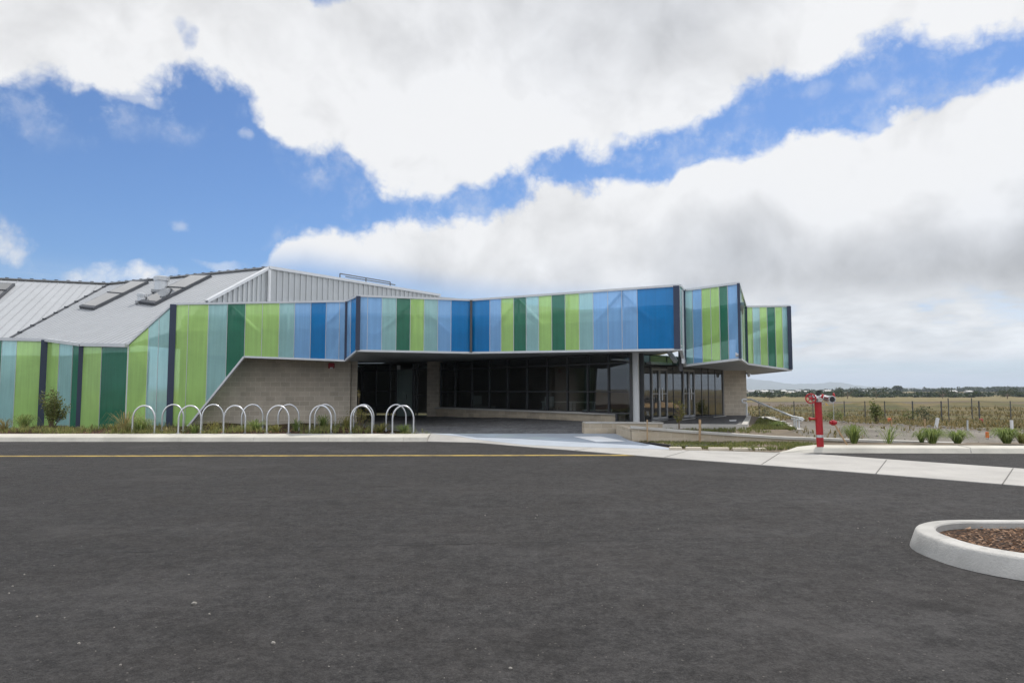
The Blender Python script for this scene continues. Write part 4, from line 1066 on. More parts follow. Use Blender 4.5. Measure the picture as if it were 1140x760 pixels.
# ------------------------------------------------------------------ furniture inside
def table(x, y, L, w, h, lab, rz=0):
    t = thing('table', (x, y, .455), lab, 'table'); m_ = MB(); m_.box((x, y, .455 + h - .02), (L, w, .04)); m_.build('tabletop', MT['white'], t)
    for sx in (-1, 1):
        for sy in (-1, 1): m_ = MB(); m_.tube([(x + sx * (L / 2 - .06), y + sy * (w / 2 - .06), .455), (x + sx * (L / 2 - .06), y + sy * (w / 2 - .06), .455 + h - .04)], .02, 8); m_.build('leg', MT['galv'], t)
def chair(x, y, rz, lab):
    t = thing('chair', (x, y, .455), lab, 'chair'); c, s_ = math.cos(rz), math.sin(rz)
    def T(a, b, z): return (x + a * c - b * s_, y + a * s_ + b * c, .455 + z)
    m_ = MB(); m_.box(T(0, 0, .45), (.46, .44, .04), rz); m_.build('seat', MT['white'], t, bevel=.012)
    m_ = MB(); m_.box(T(0, .22, .72), (.44, .035, .42), rz); m_.build('backrest', MT['white'], t, bevel=.012)
    for a in (-.2, .2):
        for b in (-.19, .19): m_ = MB(); m_.tube([T(a, b, 0), T(a, b, .44)], .014, 6); m_.build('leg', MT['white'], t)
def inside(px, dy):
    t = tpx(GL0, GL1, px); p = GL0 + (GL1 - GL0) * t; a = ray(px, 440)[0]; Y = p.y + dy; return a * Y, Y
x, y = inside(622, 1.6); table(x, y, 1.5, .7, .72, 'white table inside the long window, left of the two high tables')
x, y = inside(613, 2.0); chair(x, y - .5, 2.7, 'white chair standing at the white table behind the glass')
x, y = inside(648, 1.8); table(x, y, 1.1, .7, .72, 'white table inside the long window beside the green reflections')
x, y = inside(665, 1.3); table(x, y, 1.2, .5, .42, 'low white bench table behind the right end of the window')
x, y = inside(540, 1.4); table(x, y, 1.0, .6, .42, 'low white table near the middle of the long window')
x, y = inside(530, 1.2); chair(x, y, 3.5, 'white chair left of the low white table behind the glass')

# ------------------------------------------------------------------ low walls, planter, stairs, rail
pts = [(703.5, 490, 474.3, 21.3), (760, 493, 478.8, 21.2), (870, 499, 486.0, 21.0), (960, 499, 489.2, 20.9), (1035, 499, 491.6, 20.8), (1115, 499, 494.5, 20.6)]
lw = thing('retaining_wall', (3.7, 21.3, 0), 'long low block wall with a pale cap sloping down towards the red hydrant', 'wall')
mb = MB(); cap = MB(); u = 0
for a, b in zip(pts, pts[1:]):
    p, q = at_y(a[0], a[2], a[3]), at_y(b[0], b[2], b[3]); mb.wall(p, q, -.1, p.z - .06, .22, -.1, q.z - .06, u); u += (q - p).length
    cap.beam(p + Vector((-.02, .11, -.03)), q + Vector((0, .11, -.03)), .32, .07)
mb.build('block_face', MT['blockp'], lw); cap.build('cap', MT['capstone'], lw)
p0 = at_y(703.5, 474.3, 21.3)
mb = MB(); q = Vector((p0.x + .05, 23.2)); mb.wall((p0.x, p0.y + .24), (q.x - .25, q.y), -.05, .47, .22, -.05, .5); mb.build('return_wall', MT['blockp'], lw)
bw = thing('platform_wall', (2.5, 23.3, 0), 'pale block and concrete edge wall of the raised entrance platform', 'wall')
wa, wb, wc = Vector((2.45, 23.3)), Vector((5.2, 23.72)), Vector((8.02, 24.0)); wd_ = Vector((11.1, 32.4))
mb = MB(); mb.wall(wa, wb, -.1, .56, .3, -.1, .52); mb.build('block_face', MT['blockp'], bw)
mb = MB(); mb.wall(wb, wc, -.1, .50, .22, -.2, .475)
mb.prism([wc, wc + Vector((.2, -.02)), wd_ + Vector((.2, 0)), wd_], -.3, .48); mb.build('concrete_edge', MT['capstone'], bw)
mb = MB(); mb.beam((wa.x, wa.y + .15, .575), (wb.x, wb.y + .15, .535), .34, .05); mb.build('cap', MT['capstone'], bw)
# bed between the two walls, grass beyond
mb = MB(); mb.face([(3.7, 21.4, .40), (5.0, 21.35, .36), (8.3, 21.2, .16), (9.4, 21.2, .12), (9.6, 24.0, .30), (8.2, 24.05, .30), (5.2, 23.75, .34), (3.6, 23.45, .38)])
struct('planter_bed', mb, MT['soil'])
mb = MB(); mb.face([at_z(745, 500, .028), at_z(862, 502.9, .03), (8.4, 18.9, .04), (16, 18.6, .10), (16, 20.8, .10), (9, 20.95, .08), (6, 21.2, .08), (3.72, 21.3, .10), ramp_pt(706, 491.0, .01), ramp_pt(724, 493, .01)])
struct('verge', mb, MT['soil'])
mb = MB(); mb.face([(8.2, 24.0, .30), (9.0, 23.95, .26), (10.1, 24.4, .22), (10.9, 27.5, .30), (11.3, 31.8, .44), (11.15, 32, .45)])
struct('side_bank', mb, MT['soil'])
# steps beside the platform
st = thing('steps', (11.0, 29.5, 0), 'grey concrete steps and cheek wall running down from the platform beside the handrail', 'steps')
s0, s1 = at_z(840, 463.5, .42), at_y(892, 479, 26.4)
mb = MB(); mb.wall((s0.x, s0.y - 1.2), (s1.x, s1.y), -.2, .46, .2, -.2, s1.z); mb.build('cheek_wall', MT['capstone'], st)
mb = MB()
for i in range(6):
    t = i / 6; a = Vector((lerp(s0.x, s1.x, t), lerp(s0.y - .9, s1.y + .35, t))); mb.box((a.x + .35, a.y + .8, lerp(.36, .02, t) - .1), (.55, 1.5, .28), -.75)
mb.build('treads', MT['capstone'], st)
hr = thing('handrail', (10.6, 29, .45), 'white tubular handrail sloping down beside the platform steps', 'handrail')
r0 = at_y(832, 444.5, 29.0); r1 = at_y(882.5, 463.5, 26.6); r2_ = at_y(893.5, 465.3, 26.3)
mb = MB(); lp = at_y(826, 445.2, 29.0); lp2 = at_y(826.3, 448.0, 29.0); lp3 = at_y(831.2, 448.4, 29.0); pb = at_y(831.4, 463, 29.0)
mb.tube([pb, lp3 + Vector((0, 0, -.03)), lp3, lp2 + Vector((.04, 0, 0)), lp2 + Vector((0, 0, .04)), lp, lp + Vector((.05, 0, .04)), r0, at_y(836, 444.2, 28.8), r1, r2_, at_y(894.5, 466.5, 26.3), at_y(893, 468, 26.3), at_y(886.5, 467.8, 26.4), at_y(886.3, 477, 26.4)], .036, 8)
mb.build('top_rail', MT['white'], hr, smooth_=True)
for px, Y in ((884.2, 26.55), (889.5, 26.2)):
    mb = MB(); t = at_y(px, 465, Y); mb.tube([t, at_y(px, 476.5, Y)], .034, 8); mb.build('post', MT['white'], hr)
mb = MB(); mb.tube([at_y(881, 466.3, 26.9), at_y(893, 467.3, 26.0)], .036, 8); mb.build('lower_rail', MT['white'], hr)

# ------------------------------------------------------------------ bike hoops
hoop0 = None
hw, hh = .72, .93
def hoop_mesh():
    root = thing('bike_rack', (0, 0, 0), 'x', 'bike rack', 'steel bike hoops in the mulch bed'); m_ = MB(); r = hw / 2
    arc = [Vector((-r, 0, -.06)), Vector((-r, 0, .2)), Vector((-r, 0, hh * .5))]
    for i in range(1, 24):
        t = math.pi * (1 - i / 24); arc.append(Vector((r * math.cos(t), 0, hh * .5 + (hh * .5) * math.sin(t))))
    arc += [Vector((r, 0, hh * .5)), Vector((r, 0, .2)), Vector((r, 0, -.06))]
    m_.tube(arc, .03, 10); m_.build('tube', MT['steel'], root, smooth_=True)
    for s_ in (-1, 1): m_ = MB(); m_.lathe((s_ * r, 0, .0), [(.075, 0), (.075, .012), (.034, .016), (.034, .03)], 14); m_.build('base_plate', MT['galv'], root)
    return root
front = [160.2, 211.5, 261.3, 309.5, 357, 402.5, 448.8]; backr = [192.5, 237, 281, 321.3, 362, 404.8, 441]
names = ['first', 'second', 'third', 'fourth', 'fifth', 'sixth', 'seventh']
spots = []
for i, px in enumerate(front): spots.append((px, 23.55, 'front-row', i))
for i, px in enumerate(backr): spots.append((px, 25.0, 'back-row', i))
hoop0 = hoop_mesh()
where = ['beside the large grass clump', 'before the foot of the slanting screen edge', 'before the left end of the block wall', 'before the middle of the block wall', 'before the right half of the block wall', 'around the flowering plant', 'nearest the entrance ramp']
for k_, (px, Y, row, i) in enumerate(spots):
    a = ray(px, 465)[0]; x = a * Y; z = .205 if row == 'front-row' else .21
    lab = f'{row} steel bike hoop, {names[i]} from the left, {where[i]}'
    rz = R(rnd.uniform(-5, 5)) + (R(8) if row == 'front-row' else R(14))
    if k_ == 0: hoop0.location = (x, Y, z); hoop0.rotation_euler = (0, 0, rz); hoop0['label'] = lab
    else: dup(hoop0, (x, Y, z), rz, 1.0, lab)

# ------------------------------------------------------------------ fire hydrant
hb = at_z(913.6, 503, .006); hx, hy = hb.x, hb.y
hy_ = thing('fire_hydrant', (hx, hy, 0), 'red standpipe fire hydrant with chrome outlets and red handwheels at the driveway edge', 'hydrant')
top = 1.36; lean = -.03
def hp(dx, z, dy=0): return Vector((hx + dx + lean * z / top, hy + dy, z))
mb = MB(); mb.tube([hp(0, 0), hp(0, .05), hp(0, top)], .092, 20); mb.build('riser_pipe', MT['red'], hy_, smooth_=True)
mb = MB(); mb.tube([hp(0, .40), hp(0, .47)], .096, 20); mb.build('reflective_band', MT['galv'], hy_, smooth_=True)
mb = MB(); mb.tube([hp(0, 0), hp(0, .025)], .17, 20)
for k in range(8): q = hp(.138 * math.cos(k * .785), 0, .138 * math.sin(k * .785)); mb.tube([q + Vector((0, 0, .02)), q + Vector((0, 0, .05))], .016, 6)
mb.build('base_flange', MT['red'], hy_)
mb = MB(); mb.tube([hp(-.08, .90), hp(-.24, .905)], .032, 10); mb.tube([hp(-.235, .905), hp(-.26, .905)], .045, 10); mb.build('side_stub', MT['red'], hy_)
mb = MB(); mb.tube([hp(0, top), hp(0, top + .03)], .12, 20); mb.tube([hp(0, top + .02), hp(0, top + .12)], .075, 16)
mb.tube([hp(-.16, 1.47), hp(.20, 1.47)], .07, 16); mb.tube([hp(-.02, 1.43, -.08), hp(-.02, 1.42, -.2)], .06, 14)
mb.build('manifold', MT['chrome'], hy_, smooth_=True)
mb = MB(); mb.tube([hp(.0, 1.50), hp(.0, 1.60)], .035, 12); mb.tube([hp(.03, 1.58), hp(.05, 1.66)], .055, 12); mb.build('top_cap', MT['black'], hy_)
mb = MB(); mb.tube([hp(.05, 1.52, -.1), hp(.10, 1.50, -.12)], .06, 12); mb.build('red_coupling', MT['red'], hy_)
o = mb_ = MB(); mb_.tube([hp(.19, 1.46, 0), hp(.26, 1.44, -.10), hp(.28, 1.43, -.20)], .085, 16); mb_.tube([hp(.28, 1.43, -.19), hp(.282, 1.43, -.235)], .10, 16); ol = mb_.build('outlet', MT['chrome'], hy_, smooth_=True)
mb = MB(); mb.tube([hp(.282, 1.43, -.236), hp(.282, 1.43, -.240)], .075, 16); mb.build('outlet_bore', MT['black'], ol)
mb_ = MB(); mb_.tube([hp(-.14, 1.47, -.02), hp(-.22, 1.47, -.10)], .075, 14); mb_.build('outlet', MT['chrome'], hy_, smooth_=True)
def wheel(c, axis, R_):
    m_ = MB(); m_.torus(c, axis, R_, .018, 26, 8); ax = Vector(axis).normalized(); a = ax.orthogonal().normalized()
    for k in range(5):
        dv = Matrix.Rotation(2 * math.pi * k / 5, 3, ax) @ a; m_.tube([Vector(c), Vector(c) + dv * R_], .012, 6)
    m_.tube([Vector(c) - ax * .03, Vector(c) + ax * .03], .035, 10); m_.build('handwheel', MT['red'], hy_, smooth_=True)
wheel(hp(-.25, 1.45, -.14), (-.35, -.9, .1), .125); wheel(hp(.43, 1.47, -.02), (.95, -.28, .05), .12)
mb = MB(); mb.tube([hp(.2, 1.47), hp(.43, 1.47, -.02)], .02, 8); mb.tube([hp(-.16, 1.47), hp(-.25, 1.45, -.14)], .02, 8); mb.build('spindle', MT['galv'], hy_)
mb = MB(); mb.leaf(hp(.17, 1.30, -.13), (.6, 0, -.5), (0, -1, 0), .13, .04); mb.leaf(hp(.17, 1.30, -.128), (.6, 0, -.5), (0, 1, 0), .13, .04); mb.build('tag', plain('yellow_tag', (.65, .42, .08), .5), hy_)
mb = MB(); mb.tube([hp(.36, 1.40, -.1), hp(.37, 1.1, -.1), hp(.355, .86, -.1)], .008, 6); mb.tube([hp(.36, 1.40, -.1), hp(.30, 1.42, -.1)], .008, 6); ch = mb.build('chain', MT['galv'], hy_)
mb = MB(); mb.tube([hp(.25, .80, -.1), hp(.42, .80, -.1)], .05, 12); mb.tube([hp(.30, .80, -.1), hp(.37, .80, -.1)], .075, 12); mb.build('outlet_cap', MT['red'], ch)
# stakes
def stake(px0, py0, px1, py1, Y, w, mat, lab, cat='stake', name='wooden_stake', z=None):
    a, b = at_y(px0, py0, Y), at_y(px1, py1, Y)
    o_ = MB(); o_.beam(b - Vector((0, 0, .06)), a, w, w, up=(0, 1, 0)); r_ = o_.build(name, MT[mat]); return tag(r_, lab, cat)
stake(928.5, 471, 943.5, 493.5, 19.3, .035, 'wood', 'leaning thin stake beside the red hydrant')
stake(720.5, 467, 720.6, 489.5, 21.15, .035, 'wood', 'timber stake in front of the left end of the low block wall')
stake(779.2, 466.8, 779, 493.5, 20.9, .06, 'wood', 'thicker timber stake in the grass in front of the low wall, right of the sapling')
stake(1044, 465, 1041.5, 476, 33, .11, 'white', 'leaning white survey peg on the gravel behind the grass clumps', 'peg', 'survey_peg')
stake(1126, 467.5, 1126.5, 479, 30, .09, 'white', 'upright white survey peg near the right edge of the photo', 'peg', 'survey_peg')
stake(1029.5, 466, 1029.5, 476, 34, .05, 'wood', 'short timber peg left of the leaning white peg', 'peg', 'survey_peg')
stake(1077, 467.5, 1077, 480.5, 29, .05, 'galv', 'thin grey peg between two grass clumps on the gravel', 'peg', 'survey_peg')
stake(992.5, 468, 992.5, 477, 31, .045, 'wood', 'thin wooden peg standing on the gravel above the left clumps', 'peg', 'survey_peg')
p = at_y(1100.5, 491, 23.5); mk = thing('marker_post', p, 'short orange and white marker post by the kerb', 'marker')
mb = MB(); mb.tube([p, p + Vector((.02, 0, .14))], .03, 10); mb.build('base_post', MT['white'], mk)
mb = MB(); mb.tube([p + Vector((-.03, 0, .12)), p + Vector((-.03, 0, .30))], .055, 12); mb.tube([p + Vector((-.03, 0, .30)), p + Vector((-.03, 0, .32))], .05, 12); mb.build('sleeve', MT['orange'], mk, smooth_=True)
# edging stones along the verge
for i, (px, w) in enumerate(((752, .34), (772, .42), (800, .55), (826, .5), (846, .3))):
    p = at_z(px, 499.6 + (px - 752) * .012, .05); m_ = MB(); m_.box((p.x, p.y, .06), (w, .16, .10), -.1 + .05 * (i % 3))
    tag(m_.build('edging_stone', MT['blockp'], bevel=.02), f'{names[i]} from the left of the pale edging blocks half sunk in the grass verge', 'stone', 'edging blocks in the verge')
# concrete pipe stub / drain hose in verge
mb = MB(); mb.tube([at_z(722, 493.2, .10), at_z(740, 495.3, .09), at_z(760, 497, .08), at_z(775, 496.6, .08), at_z(800, 495.5, .08)], .035, 8); tag(mb.build('drain_hose', MT['black'], smooth_='all'), 'black drain hose lying along the grass verge', 'hose')

# ------------------------------------------------------------------ plants
def blades(mb, c, n, h, spread, w, droop=.5, rr=None):
    c = Vector(c); q = rr or rnd
    for i in range(n):
        a = q.uniform(0, 6.283); lean_ = q.random() ** .7; L = h * q.uniform(.6, 1.1)
        d = Vector((math.cos(a), math.sin(a), 0)); b0 = c + d * spread * .18 * q.random(); out_ = spread * lean_
        p = [b0, b0 + d * out_ * .3 + Vector((0, 0, L * .55)), b0 + d * out_ * .75 + Vector((0, 0, L * (.92 - .1 * lean_))), b0 + d * out_ * 1.15 + Vector((0, 0, L * (1 - droop * lean_)))]
        r_ = Vector((-d.y, d.x, 0)) * w / 2
        for k, (k0, k1) in enumerate(((1, .9), (.9, .6), (.6, .05))):
            mb.face([p[k] - r_ * k0, p[k] + r_ * k0, p[k + 1] + r_ * k1, p[k + 1] - r_ * k1])
def tuft(name, n, h, sp, w, mat, lab, cat, loc, group=None):
    t = thing(name, loc, lab, cat, group); m_ = MB(); blades(m_, loc, int(n * 1.3), h * (.95 if loc[0] > 0 else 1.12), sp * (1.05 if loc[0] > 0 else 1.35), w, .75); m_.build('leaves', MT[mat], t); return t
def bz(px, Y): x = ray(px, 470)[0] * Y; return x, mulch_z(x, Y)
GR = 'strappy grass clumps'
for (px, Y, n, h, sp, mat, lab) in (
    (27, 24.3, 150, .55, .38, 'grass1', 'dense dark green grass clump left of the olive shrub'),
    (5, 24.2, 60, .45, .35, 'grass2', 'dry pale grass clump at the left edge of the photo'),
    (140, 24.0, 70, .75, .65, 'grass2', 'tall feathery dry grass before the lime panel'),
    (157, 24.0, 190, .50, .45, 'grass1', 'big green grass clump inside the first front hoop'),
    (128, 24.2, 50, .35, .32, 'yellowleaf', 'yellowish grass clump left of the first hoop'),
    (188, 24.1, 40, .3, .3, 'grass2', 'low dry grass at the foot of the first back-row hoop'),
    (238, 24.4, 70, .45, .36, 'yellowleaf', 'yellow-green grass clump inside the second back-row hoop'),
    (217, 24.5, 50, .42, .3, 'grass1', 'small green grass clump by the foot of the slanting edge'),
    (285, 24.2, 130, .42, .42, 'grass1', 'wide green grass clump inside the third back-row hoop'),
    (308, 24.1, 60, .3, .3, 'yellowleaf', 'low yellowish grass inside the fourth front hoop'),
    (330, 24.6, 50, .45, .3, 'grass1', 'thin upright green grass before the middle of the block wall'),
    (360, 25.2, 80, .5, .32, 'grass1', 'upright green grass inside the fifth pair of hoops'),
    (385, 24.8, 60, .45, .34, 'yellowleaf', 'yellowish clump left of the flowering plant'),
    (424, 24.2, 70, .36, .34, 'yellowleaf', 'yellow-green clump right of the flowering plant'),
    (450, 24.0, 120, .38, .36, 'grass1', 'green grass clump inside the last pair of hoops'),
):
    x, z = bz(px, Y); tuft('grass_clump', n, h, sp, .016, mat, lab, 'grass clump', (x, Y, z - .02), 'grass clumps in the mulch bed')
for (px, py, Y, n, h, sp, lab) in (
    (951, 493, 20.0, 130, .62, .42, 'green grass clump just right of the red hydrant behind the kerb'),
    (989, 493, 20.0, 28, .62, .55, 'sparse spiky plant with few arching leaves behind the kerb'),
    (1038, 493, 20.0, 220, .50, .48, 'dense bright green clump, left of the two paired behind the kerb'),
    (1026, 492.5, 20.4, 60, .40, .34, 'small pale clump leaning on the left of the dense bright clump'),
    (1066, 493, 20.0, 170, .45, .45, 'low rounded green clump right of the dense bright clump'),
    (1121, 493, 20.0, 230, .52, .50, 'wide green clump behind the kerb near the right edge of the photo'),
    (1138, 493, 20.0, 90, .38, .4, 'browner grass clump cut by the right edge of the photo'),
):
    p = at_y(px, py, Y); tuft('grass_clump', n, h, sp, .018, 'grass1' if 'browner' not in lab else 'yellowleaf', lab, 'grass clump', (p.x, p.y, .13), 'grass clumps behind the far kerb')
p = at_y(856 + 10, 478, 25.5); tuft('grass_clump', 120, .32, .38, .02, 'grass1', 'dark green clump on the grassy bank below the handrail', 'grass clump', (p.x, p.y, .24), GR)

def leafball(mb, c, r, n, L, w=.5):
    for i in range(n):
        d = Vector((rnd.gauss(0, 1), rnd.gauss(0, 1), rnd.gauss(0, 1))).normalized() * rnd.random() ** .45
        q = Vector(c) + Vector((d.x * r[0], d.y * r[1], d.z * r[2])); dv = Vector((rnd.gauss(0, 1), rnd.gauss(0, 1), rnd.gauss(0, .7)))
        mb.leaf(q, dv, (rnd.gauss(0, 1), rnd.gauss(0, 1), rnd.gauss(0, 1)), L * rnd.uniform(.7, 1.3), L * w)
# olive shrub on the left
x, z = bz(57, 24.6); sh = thing('shrub', (x, 24.6, z), 'leggy olive green shrub in front of the navy post at left', 'shrub')
tr, lf = MB(), MB()
for i in range(22):
    a = rnd.uniform(0, 6.28); hgt = rnd.uniform(.5, 1.35); rr = rnd.uniform(.1, .55) * (1.2 - .6 * hgt / 1.5); top_ = Vector((x + math.cos(a) * rr + (.02 if hgt > 1.1 else 0), 24.6 + math.sin(a) * rr, z + hgt))
    mid = Vector((x, 24.6, z)).lerp(top_, .55) + Vector((rnd.uniform(-.06, .06), 0, .06)); tr.tube([(x, 24.6, z - .05), mid, top_], [.016, .010, .004], 5)
    for k in range(4): leafball(lf, mid.lerp(top_, .1 + .3 * k), (.16, .16, .18), 32, .075)
leafball(lf, (x, 24.6, z + 1.42), (.08, .08, .14), 40, .06)
tr.build('stems', MT['bark'], sh); lf.build('foliage', MT['shrub'], sh)
# flowering plant inside the sixth pair
x, z = bz(402, 24.4); sh = thing('flowering_plant', (x, 24.4, z), 'tall speckled yellow-green plant with a dry seed head inside the sixth pair of hoops', 'plant')
tr, lf = MB(), MB()
for i in range(16):
    a = rnd.uniform(0, 6.28); hgt = rnd.uniform(.35, .85); rr = rnd.uniform(.1, .42); top_ = Vector((x + math.cos(a) * rr, 24.4 + math.sin(a) * rr, z + hgt)); tr.tube([(x, 24.4, z - .05), top_], [.010, .004], 5)
    leafball(lf, top_ - Vector((0, 0, .12)), (.13, .13, .2), 26, .055)
tr.tube([(x - .1, 24.5, z), (x - .12, 24.5, z + 1.35)], [.012, .008], 5); tr.build('stems', MT['bark'], sh); lf.build('foliage', MT['yellowleaf'], sh)
m_ = MB(); leafball(m_, (x - .12, 24.5, z + 1.3), (.06, .06, .2), 60, .05); m_.build('seed_head', MT['grass2'], sh)
# sapling in the planter
p = at_y(756, 473, 22.3); sp = thing('sapling', (p.x, p.y, .36), 'young sapling with upright pale green leaves before the glazed doors', 'tree')
tr, lf = MB(), MB(); b0 = Vector((p.x, p.y, .34))
tr.tube([b0, b0 + Vector((.0, 0, .5)), b0 + Vector((.02, 0, .95))], [.028, .02, .01], 7)
for i in range(11):
    h0 = rnd.uniform(.18, .6); a = rnd.uniform(0, 6.28); L = rnd.uniform(.25, .5); s_ = b0 + Vector((0, 0, h0)); t_ = s_ + Vector((math.cos(a) * L * .55, math.sin(a) * L * .4, L * .85)); tr.tube([s_, t_], [.010, .004], 5)
    for k in range(5): leafball(lf, s_.lerp(t_, .3 + .17 * k), (.05, .05, .07), 7, .06, .35)
leafball(lf, b0 + Vector((.02, 0, .92)), (.07, .07, .14), 40, .06, .35)
tr.build('trunk', MT['bark'], sp); lf.build('crown', MT['yellowleaf'], sp)
# shrubs beyond the gravel
def bush(px, py, Y, w, h, n, mat, lab):
    p = at_y(px, py, Y); z = tz(p.x, Y); t = thing('bush', (p.x, Y, z), lab, 'bush', 'bushes in the rough ground'); lf = MB(); st_ = MB()
    for i in range(7):
        a = rnd.uniform(0, 6.28); q = Vector((p.x + math.cos(a) * w * .3, Y + math.sin(a) * w * .3, z + h * rnd.uniform(.2, .78))); st_.tube([(p.x, Y, z - .05), q], [.03, .01], 5); leafball(lf, q, (w * .28, w * .28, h * .28), n // 7, .13)
    st_.build('stems', MT['bark'], t); lf.build('foliage', MT[mat], t)
bush(976, 472, 36, .8, 1.35, 420, 'shrub', 'upright green bush left of the fence posts, tallest of the bushes')
bush(1032, 467, 55, 2.0, 1.5, 420, 'tree', 'dark rounded bush at the foot of the wire fence')
bush(930, 466, 48, 2.2, 1.3, 420, 'shrub', 'green bush directly behind the head of the hydrant')
bush(848, 462, 52, 2.0, 1.7, 420, 'tree', 'dark bush behind the top of the handrail')
bush(1012, 466, 58, 1.4, 1.1, 300, 'shrub', 'low green bush between two fence posts')
# lawn on verge, bank and planter
def lawn(mb, poly, n, h, zf):
    x0, x1 = min(p[0] for p in poly), max(p[0] for p in poly); y0, y1 = min(p[1] for p in poly), max(p[1] for p in poly)
    def ins(x, y):
        c = False
        for i in range(len(poly)):
            (xa, ya), (xb, yb) = poly[i], poly[i - 1]
            if (ya > y) != (yb > y) and x < (xb - xa) * (y - ya) / (yb - ya) + xa: c = not c
        return c
    k = 0
    while k < n:
        x, y = rnd.uniform(x0, x1), rnd.uniform(y0, y1)
        if not ins(x, y): continue
        if math.sin(x * 2.3 + y) + math.sin(y * 3.1 - x * 1.7) < rnd.uniform(-1.9, .2): k += 1; continue
        blades(mb, (x, y, zf(x, y)), 3, h, h * .6, .014); k += 1
m_ = MB()
vg = [at_z(752, 499.6, .03), at_z(858, 502.4, .03), Vector((8.0, 19.1, 0)), Vector((9.6, 20.85, 0)), Vector((6, 21.2, 0)), Vector((3.9, 21.25, 0)), at_z(728, 493, .08)]
lawn(m_, [(p.x, p.y) for p in vg], 2600, .10, lambda x, y: .05)
lawn(m_, [(3.9, 21.6), (8.2, 21.4), (8.3, 23.8), (5.4, 23.5)], 500, .10, lambda x, y: .33)
lawn(m_, [(8.3, 24.0), (9.0, 24.0), (10.1, 24.4), (10.85, 27.5), (11.2, 31)], 2600, .14, lambda x, y: .25 + (y - 24) * .015)
stuff('grass', m_, MT['lawn'])
m_ = MB()
for i in range(2600):
    y = 23.36 + 3.4 * rnd.random() ** 1.8; x = rnd.uniform(-22, fx0(y) - .25)
    if math.sin(x * 1.9 + 1) + math.sin(x * 3.7 - y) < -.2: continue
    blades(m_, (x, y, mulch_z(x, y) - .01), 5, rnd.uniform(.10, .30), .16, .012)
stuff('bed_grass', m_, MT['rough_green'])
# rough grass over the field
m_ = MB()
for i in range(5200):
    Y = 43 + 90 * rnd.random() ** 1.6; px = rnd.uniform(800, 1220); x = ray(px, 450)[0] * Y
    if math.sin(x * .23 + Y * .11) + math.sin(Y * .31 - x * .07) < -.5: continue
    blades(m_, (x, Y, tz(x, Y) - .03), 5, rnd.uniform(.25, .6), .35, .06)
for i in range(900):
    Y = rnd.uniform(21.5, 43); px = rnd.uniform(835, 1250); x = ray(px, 470)[0] * Y
    if math.sin(x * .9 + Y * .7) + math.sin(Y * .8 - x * .5) < .35 + (.5 if Y < 34 else -.6): continue
    blades(m_, (x, Y, tz(x, Y) - .02), 5, rnd.uniform(.10, .32), .2, .025)
stuff('field_grass', m_, MT['rough'])
m_ = MB()
for i in range(420):
    Y = rnd.uniform(22, 46); px = rnd.uniform(835, 1250); x = ray(px, 470)[0] * Y; r = rnd.uniform(.03, .11) * (1 if Y > 34 else .5)
    z = tz(x, Y); n_ = len(m_.v); pebble(m_, x, Y, r)
    for k in range(n_, len(m_.v)): m_.v[k] = (m_.v[k][0], m_.v[k][1], m_.v[k][2] + z)
stuff('rubble', m_, MT['stone'])

# ------------------------------------------------------------------ fence
fe = thing('wire_fence', (35, 60, -1), 'dark wire fence with slim posts crossing the field', 'fence')
xs = [845, 884, 905, 940, 963, 985, 1016, 1048, 1056, 1082, 1090, 1125, 1165, 1210]
tops = []
for px in xs:
    Y = 58; x = ray(px, 455)[0] * Y; z = tz(x, Y); m_ = MB(); hgt = 1.75 if px not in (1056, 1082) else 2.0
    m_.tube([(x, Y, z - .2), (x, Y, z + hgt)], .055 if px in (1016, 1048, 1090) else .04, 8); m_.build('post', MT['frame'], fe); tops.append((x, Y, z))
m_ = MB()
for hgt in (.25, .6, .95, 1.3, 1.65): m_.tube([Vector(t) + Vector((0, 0, hgt)) for t in tops], .012, 5)
m_.build('wires', MT['frame'], fe)
# orange netting bits and a red cone by the fence
for (px, py, Y, c, lab) in ((1092, 465, 56, 'red', 'red marker barrel at the foot of a fence post'), (990, 460.5, 57, 'orange', 'orange marker barrel near the left fence posts')):
    p = at_y(px, py, Y); z = tz(p.x, Y); m_ = MB(); m_.lathe((p.x, Y, z), [(.16, 0), (.15, .16), (.17, .17), (.14, .34), (.11, .35)], 14); tag(m_.build('marker_barrel', MT[c], smooth_=True), lab, 'barrel')

# ------------------------------------------------------------------ far trees, houses, hills
def tree(x, y, h, w, lab, group='trees far across the field', n=260):
    z = tz(x, y) ; t = thing('tree', (x, y, z), lab, 'tree', group); tr, lf = MB(), MB()
    tr.tube([(x, y, z - .2), (x + w * .03, y, z + h * .35), (x, y, z + h * .7)], [h * .04, h * .03, h * .012], 7)
    for i in range(7):
        a = rnd.uniform(0, 6.28); q = Vector((x + math.cos(a) * w * .33, y + math.sin(a) * w * .33, z + h * rnd.uniform(.28, .82))); tr.tube([(x, y, z + h * .22), q], [h * .018, h * .006], 5); leafball(lf, q, (w * .26, w * .26, h * .2), n // 5, h * .11, .75)
    tr.build('trunk', MT['bark'], t); lf.build('crown', MT['tree'], t)
for (px, Y, h, w, lab) in ((943, 270, 4.9, 8, 'broad dark tree standing above the tree line behind the hydrant'), (975, 290, 5.0, 11, 'wide low dark tree in front of the tree line'), (1049, 290, 4.8, 8, 'dark tree standing before the middle of the tree line'), (856, 250, 3.2, 5, 'small dark tree in the open field near the pier'), (1121, 270, 4.6, 8, 'mid green tree before the tree line at far right')):
    x = ray(px, 437)[0] * Y; tree(x, Y, h, w, lab)
m_ = MB()
